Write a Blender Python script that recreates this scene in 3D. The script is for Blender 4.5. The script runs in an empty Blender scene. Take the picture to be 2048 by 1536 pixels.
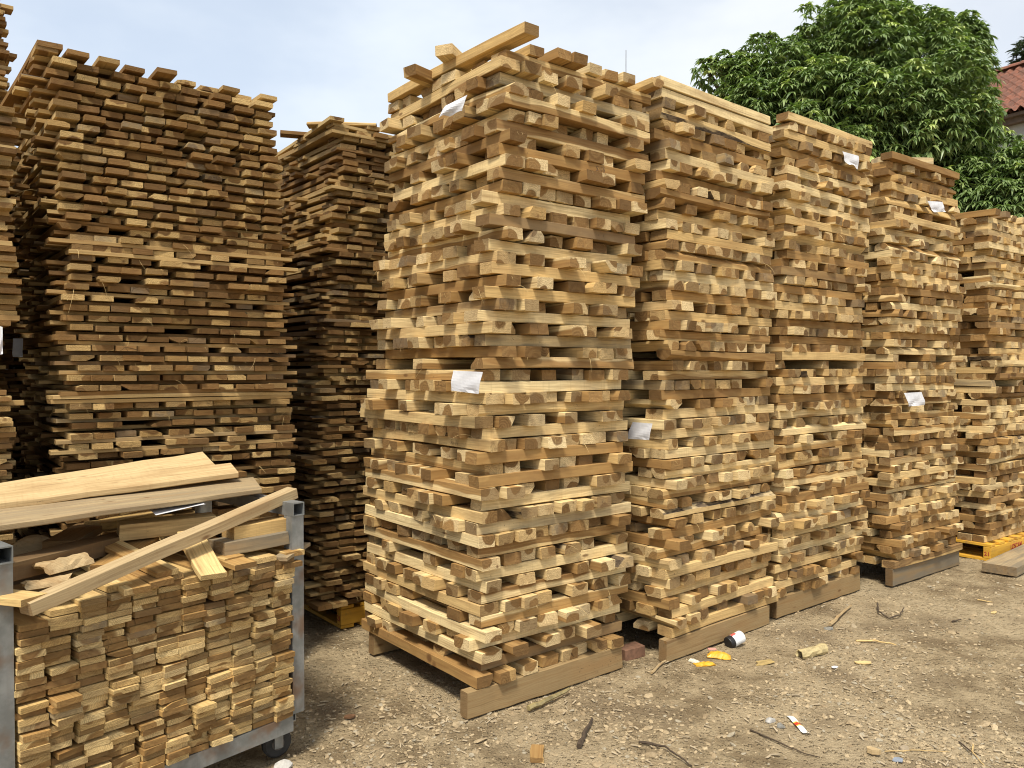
import bpy, math, random
import numpy as np
from mathutils import Vector, Matrix

random.seed(11)
rng = np.random.default_rng(2024)
SC = bpy.context.scene
COL = SC.collection
R = math.radians

# ------------------------------------------------------------------ camera
F = 1600.0                       # focal length in pixels of the 2048 wide photograph
CAMZ = 1.6
PITCH = math.atan(28.0 / F)
cam = bpy.data.cameras.new('camera'); camo = bpy.data.objects.new('camera', cam); COL.objects.link(camo)
cam.sensor_width = 36.0; cam.lens = 36.0 * F / 2048.0
cam.clip_start = 0.05; cam.clip_end = 2000
camo.location = (0, 0, CAMZ); camo.rotation_euler = (R(90) - PITCH, 0, 0)
SC.camera = camo

def ray(px, py):
    a = (px - 1024) / F; b = (768 - py) / F
    return np.array([a, math.cos(PITCH) + b * math.sin(PITCH), b * math.cos(PITCH) - math.sin(PITCH)])
def at_d(px, py, d):
    r = ray(px, py); return np.array([0, 0, CAMZ]) + r * (d / r[1])
def at_z(px, py, z=0.0):
    r = ray(px, py); return np.array([0, 0, CAMZ]) + r * ((z - CAMZ) / r[2])
def project(p):
    x, y, z = p[0], p[1], p[2] - CAMZ
    yc = y * math.cos(PITCH) - z * math.sin(PITCH); zc = z * math.cos(PITCH) + y * math.sin(PITCH)
    return 1024 + F * x / yc, 768 - F * zc / yc, yc

# ------------------------------------------------------------------ node helper
class NT:
    def __init__(s, tree): s.t = tree; s.n = tree.nodes; s.l = tree.links
    def new(s, typ, **kw):
        nd = s.n.new(typ)
        for k, v in kw.items(): setattr(nd, k, v)
        return nd
    def link(s, a, b): s.l.new(a, b)
    def val(s, sock, v):
        if hasattr(v, 'is_output') or isinstance(v, bpy.types.NodeSocket): s.l.new(v, sock)
        else: sock.default_value = v
    def math(s, op, a, b=None, clamp=False):
        m = s.new('ShaderNodeMath', operation=op); m.use_clamp = clamp
        s.val(m.inputs[0], a)
        if b is not None: s.val(m.inputs[1], b)
        return m.outputs[0]
    def vmul(s, a, v):
        m = s.new('ShaderNodeVectorMath', operation='MULTIPLY'); s.val(m.inputs[0], a); m.inputs[1].default_value = v
        return m.outputs[0]
    def noise(s, vec, scale, detail=2.0, rough=0.5):
        m = s.new('ShaderNodeTexNoise'); 
        if vec is not None: s.val(m.inputs['Vector'], vec)
        m.inputs['Scale'].default_value = scale; m.inputs['Detail'].default_value = detail; m.inputs['Roughness'].default_value = rough
        return m.outputs['Fac']
    def voro(s, vec, scale, out='Distance', feature='F1'):
        m = s.new('ShaderNodeTexVoronoi', feature=feature)
        if vec is not None: s.val(m.inputs['Vector'], vec)
        m.inputs['Scale'].default_value = scale
        return m.outputs[out]
    def ramp(s, v, a, b, lo=0.0, hi=1.0, smooth=True):
        m = s.new('ShaderNodeMapRange'); m.interpolation_type = 'SMOOTHSTEP' if smooth else 'LINEAR'
        s.val(m.inputs['Value'], v); s.val(m.inputs['From Min'], a); s.val(m.inputs['From Max'], b)
        m.inputs['To Min'].default_value = lo; m.inputs['To Max'].default_value = hi
        return m.outputs['Result']
    def mix(s, f, a, b, mode='MIX'):
        m = s.new('ShaderNodeMix', data_type='RGBA', blend_type=mode)
        s.val(m.inputs[0], f)
        for k, v in ((6, a), (7, b)):
            if isinstance(v, bpy.types.NodeSocket): s.l.new(v, m.inputs[k])
            else: m.inputs[k].default_value = (*v[:3], 1)
        return m.outputs[2]
    def bump(s, h, strength=0.3, dist=0.01):
        b = s.new('ShaderNodeBump'); b.inputs['Strength'].default_value = strength; b.inputs['Distance'].default_value = dist
        s.l.new(h, b.inputs['Height']); return b.outputs['Normal']

def new_mat(name):
    m = bpy.data.materials.new(name); m.use_nodes = True
    nt = NT(m.node_tree); bs = m.node_tree.nodes['Principled BSDF']
    return m, nt, bs

def wood_mat(name, end=False, sapA=(.78, .585, .27), sapB=(.68, .465, .18), heartA=(.43, .25, .085), heartB=(.25, .135, .045), gain=1.0, dirt=1.0, smear=0.0):
    m, nt, bs = new_mat(name)
    lc = nt.new('ShaderNodeAttribute', attribute_name='lc').outputs['Vector']
    rn = nt.new('ShaderNodeAttribute', attribute_name='rnd')
    sep = nt.new('ShaderNodeSeparateColor'); nt.link(rn.outputs['Color'], sep.inputs[0])
    rr, rg, rb = sep.outputs[0], sep.outputs[1], sep.outputs[2]; ra = rn.outputs['Alpha']
    xyz = nt.new('ShaderNodeSeparateXYZ'); nt.link(lc, xyz.inputs[0])
    warp = nt.noise(nt.vmul(lc, (1.9, 10, 10)), 1.0, 3.0)
    warp2 = nt.noise(nt.vmul(lc, (7, 30, 30)), 1.0, 2.0)
    r = nt.math('SQRT', nt.math('ADD', nt.math('MULTIPLY', xyz.outputs[1], xyz.outputs[1]), nt.math('MULTIPLY', xyz.outputs[2], xyz.outputs[2])))
    r = nt.math('ADD', r, nt.math('MULTIPLY', nt.math('SUBTRACT', warp, 0.5), 0.075))
    r = nt.math('ADD', r, nt.math('MULTIPLY', nt.math('SUBTRACT', warp2, 0.5), 0.006 if end else 0.012))
    Rr = nt.math('MULTIPLY', rr, 0.1)
    heart = nt.ramp(r, nt.math('SUBTRACT', Rr, 0.004), nt.math('ADD', Rr, 0.005), 1.0, 0.0)
    grain = nt.noise(nt.vmul(lc, (60, 420, 420) if end else (5, 260, 260)), 1.0, 3.0, 0.65)
    ring = nt.math('SINE', nt.math('MULTIPLY', r, 900 if end else 700))
    ring = nt.ramp(ring, -1.0, 1.0)
    sap = nt.mix(rg, sapA, sapB); hrt = nt.mix(rb, heartA, heartB)
    wide = nt.ramp(nt.math('SINE', nt.math('ADD', nt.math('MULTIPLY', r, 430), nt.math('MULTIPLY', rg, 9.0))), -1.0, 1.0)
    hrt = nt.mix(nt.math('MULTIPLY', wide, .45), hrt, nt.mix(.40, hrt, sapB))
    if not end:
        hrt = nt.mix(nt.ramp(nt.noise(nt.vmul(lc, (.9, 34, 34)), 1.0, 3.0, .6), .42, .72, 0, .7), hrt, nt.mix(.42, hrt, sapB))
    rim = nt.ramp(nt.math('ABSOLUTE', nt.math('SUBTRACT', r, Rr)), 0.0, 0.005, 0.35, 0.0)
    col = nt.mix(heart, sap, hrt)
    col = nt.mix(nt.math('MULTIPLY', rim, heart), col, (.12, .06, .025))
    col = nt.mix(nt.math('MULTIPLY', ring, 0.30 if end else 0.16), col, (.20, .105, .04))
    col = nt.mix(nt.ramp(grain, .42, .8, 0, .40 if end else .34), col, (.15, .08, .035))
    if not end:
        kerf = nt.noise(nt.vmul(lc, (85, 5, 5)), 1.0, 2.0)
        col = nt.mix(nt.ramp(kerf, .5, .8, 0, .16), col, (.28, .17, .075))
        streak = nt.noise(nt.vmul(lc, (1.1, 60, 60)), 1.0, 3.0, .6)
        col = nt.mix(nt.ramp(streak, .48, .76, 0, .42), col, (.26, .145, .055))
        col = nt.mix(nt.ramp(nt.noise(nt.vmul(lc, (2.5, 120, 120)), 1.0, 2.0), .55, .75, 0, .35), col, (.12, .07, .03))
    # broad staining, grey weathering and dark specks that vary from piece to piece
    stain = nt.noise(nt.vmul(lc, (2.2, 9, 9)), 1.3, 3.0)
    col = nt.mix(nt.ramp(stain, .46, .74, 0, .45), col, (.30, .17, .07))
    grey = nt.math('MULTIPLY', nt.ramp(ra, .45, 1.0), nt.ramp(nt.noise(nt.vmul(lc, (3, 25, 25)), 1.0, 4.0), .3, .65, .25, .8))
    col = nt.mix(nt.math('MULTIPLY', grey, dirt), col, (.20, .165, .115))
    speck = nt.ramp(nt.noise(nt.vmul(lc, (55, 90, 90)), 1.0, 4.0, .7), .60, .72)
    patch = nt.ramp(nt.noise(nt.vmul(lc, (2.6, 7, 7)), 1.0, 2.0), .52, .68)
    col = nt.mix(nt.math('MULTIPLY', nt.math('MULTIPLY', speck, patch), .8 * dirt), col, (.055, .042, .03))
    # chalky white smears on a few pieces
    wsm = nt.math('GREATER_THAN', nt.math('FRACT', nt.math('MULTIPLY', rb, 13.7)), .998)
    col = nt.mix(nt.math('MULTIPLY', nt.math('MULTIPLY', wsm, smear), nt.ramp(nt.noise(nt.vmul(lc, (4, 9, 14)), 1.0, 4.0, .6), .5, .62, 0, .75)), col, (.80, .77, .70))
    # knots
    kd = nt.voro(nt.vmul(lc, (4.5, 13, 13)), 1.0)
    col = nt.mix(nt.math('MULTIPLY', nt.ramp(kd, .05, .15, .8, 0), nt.ramp(warp, .5, .58)), col, (.13, .062, .026))
    hgt = grain if end else nt.math('ADD', grain, nt.math('MULTIPLY', kerf, .5))
    if end:
        ed = nt.math('FRACT', nt.math('MULTIPLY', rg, 7.31))
        col = nt.mix(nt.ramp(ed, .30, 1.0, .0, .72), col, (.15, .085, .035))
        saw = nt.noise(nt.vmul(lc, (10, 30, 260)), 1.0, 3.0)
        rough = nt.noise(nt.vmul(lc, (25, 38, 38)), 1.0, 5.0, .75)
        col = nt.mix(nt.ramp(saw, .45, .75, 0, .4), col, (.13, .075, .03))
        col = nt.mix(nt.ramp(rough, .48, .80, 0, .45), col, (.14, .09, .042))
        crack = nt.voro(nt.vmul(lc, (12, 26, 26)), 1.0, feature='DISTANCE_TO_EDGE')
        col = nt.mix(nt.math('MULTIPLY', nt.ramp(crack, .0, .016, .75, 0), nt.ramp(warp, .52, .62)), col, (.035, .02, .01))
        hgt = nt.math('ADD', nt.math('MULTIPLY', saw, .8), nt.math('ADD', grain, rough))
    if gain != 1.0: col = nt.mix(1.0, col, (gain, gain, gain), 'MULTIPLY')
    nt.link(col, bs.inputs['Base Color'])
    bs.inputs['Roughness'].default_value = .78
    bs.inputs['Specular IOR Level'].default_value = .10
    nt.link(nt.bump(hgt, .5 if end else .28, .004 if end else .0018), bs.inputs['Normal'])
    return m

def bark_mat(name):
    m, nt, bs = new_mat(name)
    lc = nt.new('ShaderNodeAttribute', attribute_name='lc').outputs['Vector']
    a = nt.noise(nt.vmul(lc, (22, 60, 60)), 1.0, 4.0, .7)
    b = nt.noise(nt.vmul(lc, (5, 20, 20)), 1.0, 3.0)
    col = nt.mix(nt.ramp(a, .35, .7), (.045, .03, .018), (.17, .12, .07))
    col = nt.mix(nt.ramp(b, .48, .6), col, (.48, .36, .19))
    nt.link(col, bs.inputs['Base Color']); bs.inputs['Roughness'].default_value = .95
    nt.link(nt.bump(a, .8, .006), bs.inputs['Normal'])
    return m

BAT = [wood_mat('batten_face', sapA=(.90, .72, .39), sapB=(.62, .415, .165), heartA=(.42, .245, .088), heartB=(.21, .115, .042), smear=1.0),
       wood_mat('batten_end_grain', True, sapA=(.88, .69, .38), sapB=(.56, .37, .15), heartA=(.37, .215, .08), heartB=(.13, .07, .026)), bark_mat('bark')]
PLK = [wood_mat('plank_face', sapA=(.60, .435, .20), sapB=(.37, .24, .095), heartA=(.24, .135, .05), heartB=(.12, .066, .026)),
       wood_mat('plank_end_grain', True, sapA=(.62, .44, .19), sapB=(.35, .22, .08), heartA=(.25, .14, .05), heartB=(.095, .05, .02)), BAT[2]]
SLT = [wood_mat('slat_face', sapA=(.78, .59, .28), sapB=(.64, .44, .175)),
       wood_mat('slat_end_grain', True, sapA=(.82, .62, .30), sapB=(.54, .36, .14), heartA=(.35, .205, .072), heartB=(.17, .094, .034)), BAT[2]]
OLD = [wood_mat('weathered_face', sapA=(.54, .41, .23), sapB=(.40, .29, .15), heartA=(.30, .20, .10), heartB=(.17, .11, .06), dirt=1.25),
       wood_mat('weathered_end', True, sapA=(.42, .30, .16), sapB=(.28, .19, .10), heartA=(.24, .15, .07), heartB=(.14, .09, .045)), BAT[2]]
DARKW = [wood_mat('dark_rough_face', sapA=(.24, .17, .09), sapB=(.17, .115, .06), heartA=(.20, .13, .065), heartB=(.13, .085, .045)),
         wood_mat('dark_rough_end', True, sapA=(.22, .15, .08), sapB=(.15, .10, .05), heartA=(.18, .12, .06), heartB=(.12, .08, .04)), BAT[2]]
BEAMW = [wood_mat('beam_face', sapA=(.38, .275, .14), sapB=(.28, .195, .095), heartA=(.26, .17, .085), heartB=(.17, .11, .055), dirt=1.3),
         wood_mat('beam_end', True, sapA=(.36, .26, .14), sapB=(.26, .18, .09)), BAT[2]]

# ------------------------------------------------------------------ object helpers
def tag(o, label=None, cat=None, group=None, kind=None):
    if label: o['label'] = label
    if cat: o['category'] = cat
    if group: o['group'] = group
    if kind: o['kind'] = kind
    return o
def thing(name, label, cat, loc=(0, 0, 0), group=None):
    o = bpy.data.objects.new(name, None); COL.objects.link(o); o.location = Vector(loc); o.empty_display_size = .1
    return tag(o, label, cat, group)
def mesh_obj(name, V, Fc, mats, parent=None, mi=None, attrs=None, smooth=False, matrix=None):
    me = bpy.data.meshes.new(name)
    me.from_pydata([tuple(map(float, v)) for v in V], [], [tuple(int(i) for i in f) for f in Fc])
    for m in (mats if isinstance(mats, (list, tuple)) else [mats]): me.materials.append(m)
    if mi is not None: me.polygons.foreach_set('material_index', np.asarray(mi, dtype=np.int32))
    if attrs:
        for k, (typ, data) in attrs.items():
            a = me.attributes.new(k, typ, 'POINT')
            a.data.foreach_set('vector' if typ == 'FLOAT_VECTOR' else 'color' if typ == 'FLOAT_COLOR' else 'value', np.ascontiguousarray(data, dtype=np.float32).ravel())
    if smooth: me.polygons.foreach_set('use_smooth', np.ones(len(me.polygons), dtype=bool))
    me.update()
    o = bpy.data.objects.new(name, me); COL.objects.link(o)
    if parent is not None: o.parent = parent
    if matrix is not None: o.matrix_world = matrix
    return o
def frame(origin, xdir, up=(0, 0, 1)):
    x = np.array(xdir, float); x /= np.linalg.norm(x)
    z = np.array(up, float); z = z - x * z.dot(x); z /= np.linalg.norm(z)
    y = np.cross(z, x)
    return np.array(origin, float), np.stack([x, y, z], axis=1)
def mat4(o, M):
    return Matrix([[M[0, 0], M[0, 1], M[0, 2], o[0]], [M[1, 0], M[1, 1], M[1, 2], o[1]], [M[2, 0], M[2, 1], M[2, 2], o[2]], [0, 0, 0, 1]])
def box_parts(lst):
    """[(centre, size, rot matrix 3x3 or None)] -> V, F"""
    V = []; Fc = []
    for c, s, M in lst:
        b = len(V)
        for dx, dy, dz in ((-1, -1, -1), (1, -1, -1), (1, 1, -1), (-1, 1, -1), (-1, -1, 1), (1, -1, 1), (1, 1, 1), (-1, 1, 1)):
            p = np.array([dx * s[0] / 2, dy * s[1] / 2, dz * s[2] / 2])
            if M is not None: p = M @ p
            V.append(p + np.array(c))
        Fc += [(b, b + 3, b + 2, b + 1), (b + 4, b + 5, b + 6, b + 7), (b, b + 1, b + 5, b + 4), (b + 1, b + 2, b + 6, b + 5), (b + 2, b + 3, b + 7, b + 6), (b + 3, b, b + 4, b + 7)]
    return V, Fc
def bevel(o, w=.003, seg=2):
    b = o.modifiers.new('bevel', 'BEVEL'); b.width = w; b.segments = seg; b.limit_method = 'ANGLE'; return o

# ------------------------------------------------------------------ sawn wood pieces
_FT = {}
def topology(ns):
    if ns in _FT: return _FT[ns]
    fs = []; mi = []
    for s in range(ns - 1):
        for k in range(8):
            a = s * 8 + k; b = s * 8 + (k + 1) % 8
            fs.append((a, b, b + 8, a + 8)); mi.append(('side', k))
    fs.append(tuple(range(7, -1, -1))); mi.append(('end', 0))
    fs.append(tuple(range((ns - 1) * 8, ns * 8))); mi.append(('end', 1))
    _FT[ns] = (fs, mi); return _FT[ns]

def piece(L, w, t, ns=6, wane=.25, bow=.006, style='batten', heart=None, grey=None, clean=False):
    xs = np.linspace(-L / 2, L / 2, ns)
    ch = (np.full((4, ns, 2), .0010) + rng.random((4, ns, 2)) * .0022) * (1.0 if style == 'batten' else .55)
    bark = -1
    if not clean and rng.random() < wane:
        k = rng.integers(4); bark = k if rng.random() < .14 else -1
        base = (rng.uniform(.10, .42), rng.uniform(.25, .8))
        wob = np.clip(1 + np.cumsum(rng.normal(0, .28, ns)), .05, 1.9)
        ch[k, :, 0] = np.clip(w * base[0] * wob, .003, w * .45); ch[k, :, 1] = np.clip(t * base[1] * wob, .003, t * .85)
        if rng.random() < .4:
            k2 = (k ^ 1); ch[k2, :, 0] = ch[k, :, 0] * rng.uniform(.3, 1.0) ; ch[k2, :, 1] = ch[k, :, 1] * rng.uniform(.3, 1.0)
    hw, ht = w / 2, t / 2
    V = np.zeros((ns, 8, 3))
    cor = ((-1, -1), (1, -1), (1, 1), (-1, 1))
    for k, (sy, sz) in enumerate(cor):
        cy, cz = ch[k, :, 0], ch[k, :, 1]
        A = np.stack([xs, sy * (hw - cy), np.full(ns, sz * ht)], 1); B = np.stack([xs, np.full(ns, sy * hw), sz * (ht - cz)], 1)
        # keep counter-clockwise order
        if (sy, sz) in ((-1, -1), (1, 1)): V[:, 2 * k], V[:, 2 * k + 1] = B, A
        else: V[:, 2 * k], V[:, 2 * k + 1] = A, B
    u = xs / (L / 2)
    by, bz = rng.normal(0, bow), rng.normal(0, bow * .6)
    ed = 0 if clean else .0012
    V[:, :, 1] += (by * (1 - u * u))[:, None] + rng.normal(0, ed, (ns, 1))
    V[:, :, 2] += (bz * (1 - u * u))[:, None] + rng.normal(0, ed * .7, (ns, 1))
    V[0, :, 0] += V[0, :, 1] * rng.normal(0, .06) + V[0, :, 2] * rng.normal(0, .08)
    V[-1, :, 0] += V[-1, :, 1] * rng.normal(0, .06) + V[-1, :, 2] * rng.normal(0, .08)
    V = V.reshape(-1, 3)
    ay = rng.uniform(-.42, .42) * w; az = rng.choice([-1, 1]) * rng.uniform(.25, .75) * t
    q = rng.random()
    if style == 'batten':
        hr = 0.0 if q < .17 else rng.uniform(.24, .54) if q < .77 else 1.3
    elif style == 'plank':
        hr = 0.0 if q < .24 else rng.uniform(.2, .5) if q < .62 else 1.3
        az = rng.choice([-1, 1]) * rng.uniform(.3, 2.0) * t
    else:
        hr = 0.0 if q < .42 else rng.uniform(.22, .5) if q < .8 else 1.3
        az = rng.choice([-1, 1]) * rng.uniform(.3, 2.4) * t
    if heart is not None: hr = heart
    g = rng.random() ** 4.5 if grey is None else grey
    LC = V - np.array([0, ay, az]); LC[:, 0] += rng.uniform(-40, 40)
    rnd = np.array([min(hr, 1.0) if hr < 1.2 else 1.0, rng.random(), rng.random(), g])
    if hr > 1.2: LC[:, 1:] *= .35
    fs, kinds = topology(ns)
    barkface = {0: (0,), 1: (2,), 2: (4,), 3: (6,)}.get(bark, ())
    mi = [1 if kk == 'end' else (2 if k in barkface else 0) for kk, k in kinds]
    return dict(V=V, F=fs, MI=mi, LC=LC, RND=np.tile(rnd, (len(V), 1)), L=L, w=w, t=t, hr=hr, g=g, rg=rnd[1], bark=bark)

def place(p, o, M): p['o'] = np.array(o, float); p['M'] = M; return p
def piece_obj(p, name, mats):
    return mesh_obj(name, p['V'], p['F'], mats, mi=p['MI'], attrs={'lc': ('FLOAT_VECTOR', p['LC']), 'rnd': ('FLOAT_COLOR', p['RND'])}, matrix=mat4(p['o'], p['M']))
def merged_obj(ps, name, mats):
    V = []; Fc = []; MI = []; LC = []; RN = []; b = 0
    for p in ps:
        V.append(p['V'] @ p['M'].T + p['o']); LC.append(p['LC']); RN.append(p['RND'])
        Fc += [tuple(i + b for i in f) for f in p['F']]; MI += p['MI']; b += len(p['V'])
    return mesh_obj(name, np.concatenate(V), Fc, mats, mi=MI, attrs={'lc': ('FLOAT_VECTOR', np.concatenate(LC)), 'rnd': ('FLOAT_COLOR', np.concatenate(RN))})
def look(p):
    if p['bark'] >= 0: return 'barky'
    if p['hr'] > 1.2: return 'brown'
    if p['hr'] < .01: return 'pale'
    return 'streaked'
ONES = 'first second third fourth fifth sixth seventh eighth ninth tenth eleventh twelfth thirteenth fourteenth fifteenth sixteenth seventeenth eighteenth nineteenth'.split()
TENS = {2: 'twent', 3: 'thirt', 4: 'fort', 5: 'fift', 6: 'sixt', 7: 'sevent'}
def ordinal(n):
    if n < 20: return ONES[n - 1]
    t, u = divmod(n, 10)
    return TENS[t] + ('ieth' if u == 0 else 'y-' + ONES[u - 1])

def spread(n, span, wmin, wmax, cluster=.5):
    ws = rng.uniform(wmin, wmax, n)
    tot = ws.sum()
    if tot > span * .96: ws *= span * .96 / tot; tot = ws.sum()
    gaps = rng.random(n - 1) ** (1 + 2 * cluster) + .01
    gaps *= (span - tot) / gaps.sum()
    pos = []; x = 0
    for i in range(n):
        pos.append(x + ws[i] / 2); x += ws[i] + (gaps[i] if i < n - 1 else 0)
    return pos, ws

class Stack:
    def __init__(s, C, ang):
        s.C = np.array([C[0], C[1], 0.0]); a = R(ang)
        s.u = np.array([math.cos(a), math.sin(a), 0]); s.v = np.array([-math.sin(a), math.cos(a), 0]); s.ps = []
    def at(s, a, b, z): return s.C + s.u * a + s.v * b + np.array([0, 0, z])
    def unit(s, tagname, z0, n, pitch, Lu, Lv, nu, nv, wr, first='v', stag=.025, leanx=0.0, leanv=0.0, shift=(0, 0), style='batten', ns=6,
             wane=.25, sparse=(), jit=.01, bow=.006, wide_base=0.0, double=(), yawj=.35, grey=None, lenj=.018, tf=.965, inset=(.004, .05), tv=None, miss=.012, flush=.2):
        z = z0; d = first; off = np.array([0.0, 0.0])
        for k in range(n):
            off = off * .85 + rng.normal(0, jit, 2)
            zz = z - z0
            ox = leanx * zz
            base = s.C + s.u * (off[0] + shift[0]) + s.v * (off[1] + shift[1] + leanv * zz) + np.array([ox, 0, 0])
            ly = R(rng.normal(0, yawj))
            if k in double: d = 'u'
            A, B, LA, LB, cnt = (s.u, s.v, Lu, Lv, nu) if d == 'u' else (s.v, s.u, Lv, Lu, nv)
            span = LB * (1 + wide_base * (1 - k / n))
            if k in sparse: pos = [.045, span * .5, span - .045]; ws = [.09] * 3
            else:
                e0, e1 = rng.uniform(*inset), rng.uniform(*inset)
                if style == 'plank': e1 *= .3; e0 *= 1.0 if d == 'u' else .7
                if rng.random() < flush or k in double: e0 = .0
                pos, ws = spread(max(2, cnt + int(rng.integers(-1, 2))), span - e0 - e1, *wr); pos = [q + e0 for q in pos]
            pt = pitch if tv is None else (tv if d == 'v' else 2 * pitch - tv)
            order = list(range(len(pos)))
            for i in order:
                if rng.random() < miss and k not in sparse and 0 < i < len(pos) - 1: continue
                ln = LA + rng.normal(0, lenj)
                t = pt * (tf + rng.uniform(-.05, .035))
                p = piece(ln, ws[i], t, ns=ns, wane=wane, bow=bow, style=style, grey=0 if k in double else grey, heart=0 if (k in double and k != double[-1]) else None)
                c, sn = math.cos(ly + R(rng.normal(0, .5))), math.sin(ly + R(rng.normal(0, .5)))
                Bx = s.v if d == 'u' else -s.u
                xd = A * c + Bx * sn
                sl = rng.normal(0, stag)
                o = base + A * (LA / 2 + sl) + B * pos[i] + np.array([0, 0, z + t / 2])
                oo, M = frame(o, xd + np.array([0, 0, rng.normal(0, .002)]))
                if rng.random() < .5: M = M @ np.diag([1, -1, -1])      # some pieces lie upside down
                place(p, oo, M)
                p.update(unit=tagname, layer=k + 1, dir=d, idx=i + 1, st=s, last=(i == len(pos) - 1), sl=sl)
                # how large it shows: the end face, plus the long face of the outermost piece
                e = o - A * (ln / 2)
                dist = e[1]; nrm = -A
                view = np.array([0, 0, CAMZ]) - e; view /= np.linalg.norm(view)
                ar = ws[i] * t * abs(nrm.dot(view)) / dist ** 2
                if i == 0: ar += ln * t * .5 / dist ** 2
                p['area'] = ar; p['end'] = e
                s.ps.append(p)
            z += pt
            d = 'v' if d == 'u' else 'u'
        return z

# ================================================================== the batten stacks on the right
PB = .0548
S1 = Stack((-.165, 3.66), 38.6)
z1 = S1.unit('lower', .125, 27, PB, 1.0, 1.13, 7, 7, (.086, .118), first='v', leanx=.02, stag=.024, inset=(.006, .05), jit=.006)
S1.unit('upper', z1, 27, PB, 1.0, 1.08, 7, 7, (.084, .116), first='u', leanx=.062, shift=(.045, -.03), sparse=(0,), stag=.030, jit=.008, yawj=.55, inset=(.008, .06))
S2 = Stack((.865, 4.36), 41)
z2 = S2.unit('lower', .12, 28, PB, 1.10, 1.08, 7, 7, (.088, .118), first='u', leanx=-.01, stag=.02, jit=.006)
z2t = S2.unit('upper', z2, 27, PB, 1.08, 1.08, 7, 7, (.088, .118), first='u', leanx=-.018, shift=(-.03, .0), sparse=(0,), stag=.015, jit=.005)
S3 = Stack((1.715, 5.13), 39)
z3 = S3.unit('lower', .13, 27, PB, 1.08, 1.08, 8, 8, (.078, .112), first='v', leanx=.03, stag=.02)
S3.unit('upper', z3, 29, PB, 1.08, 1.08, 8, 8, (.078, .112), first='v', leanx=.03, shift=(.02, .0), sparse=(0,), stag=.020, jit=.007)
S4 = Stack((2.81, 5.88), 37.5)
z4 = S4.unit('lower', .13, 28, PB, 1.10, 1.08, 8, 8, (.078, .112), first='u', leanx=-.012, stag=.022)
z4t = S4.unit('upper', z4, 27, PB, 1.10, 1.08, 8, 8, (.078, .112), first='v', leanx=-.004, shift=(-.02, .0), sparse=(0,), stag=.018, jit=.008)
S5 = Stack((4.0, 6.66), 37)
z5 = S5.unit('lower', .146, 24, PB, 1.12, 1.08, 8, 8, (.080, .112), first='u', leanx=-.015, stag=.026)
S5.unit('upper', z5, 27, PB, 1.12, 1.08, 8, 8, (.080, .112), first='v', leanx=-.02, sparse=(0,), stag=.022)
# a sixth stack closes the row beyond the frame
S6 = Stack((5.02, 7.5), 37)
S6.unit('lower', .13, 50, PB, 1.1, 1.08, 7, 7, (.088, .118), first='v', leanx=-.01, ns=3)

# loose battens lying on the front stack and on the others
loose = []
def lay(a, b, L, w, t, label, name='timber_batten', mats=None, up=(0, 0, 1), ns=6, style='batten', group=None, cat='batten', clean=False, heart=None, grey=None, wane=.2, roll=0.0):
    """one piece whose axis runs from a to b (L overrides the length, starting at a)"""
    a = np.array(a, float); b = np.array(b, float); x = b - a
    if L is None: L = np.linalg.norm(x)
    x /= np.linalg.norm(x)
    p = piece(L, w, t, ns=ns, style=style, clean=clean, heart=heart, grey=grey, wane=wane, bow=.003)
    o, M = frame(a + x * L / 2, x, up)
    if roll:
        c, s_ = math.cos(roll), math.sin(roll); M = M @ np.array([[1, 0, 0], [0, c, -s_], [0, s_, c]])
    place(p, o, M); ob = piece_obj(p, name, mats or BAT); tag(ob, label, cat, group); return ob, p
GB = 'sawn battens stacked on the front pile'
zt = z1 + 27 * PB
sx = np.array([.062 * 27 * PB, 0, 0]) + S1.u * .045 - S1.v * .03
T = lambda a, b, z: S1.at(a, b, z) + sx
lay(T(.06, -.10, zt + .047), T(.02, 1.05, zt + .027), None, .085, .05, 'pale batten raised on the front stack, its end highest at the near corner', group=GB, heart=0, wane=0)
lay(T(-.14, .62, zt + .025), T(.55, .80, zt + .025), None, .09, .05, 'short pale batten jutting left off the top of the front stack, lower one', group=GB, wane=0)
lay(T(-.07, .42, zt + .085), T(.62, .78, zt + .055), None, .095, .05, 'pale batten lying askew over the batten that juts left from the front stack', group=GB, heart=0, wane=0)
for i, (a, dv) in enumerate(((.20, .03), (.33, -.02), (.43, -.03), (.58, .02), (.70, .03), (.80, .0), (.97, -.05))):
    lay(T(a, dv, zt + .025), T(a + .01, dv + 1.05, zt + .025), None, .088, .048, 'batten in the topmost row of the front stack, %s from the near corner' % ordinal(i + 1), group=GB, wane=.4)
def top_row(st, z, sh, lab):
    q = lambda a, b, zz: st.at(a, b, zz) + sh
    lay(q(-.02, .045, z + .026), q(1.06, .045, z + .026), None, .09, .05, lab, group='battens on the far stacks', wane=0)
top_row(S2, z2t, np.array([-.018 * 27 * PB, 0, 0]) - S2.u * .03, 'brown batten along the top right edge of the second timber stack')
top_row(S3, z3 + 29 * PB, np.array([.03 * 29 * PB, 0, 0]) + S3.u * .02, 'pale batten along the top right edge of the third timber stack')
top_row(S4, z4t, np.array([-.004 * 28 * PB, 0, 0]) - S4.u * .02, 'brown batten along the top right edge of the fourth timber stack')
q4 = lambda a, b, z: S4.at(a, b, z)
lay(q4(.25, .30, z4t + .08), q4(.62, .04, z4t + .08), None, .09, .05, 'pale short batten lying askew on top of the fourth timber stack', group='battens on the far stacks', heart=0, wane=0)

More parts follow.
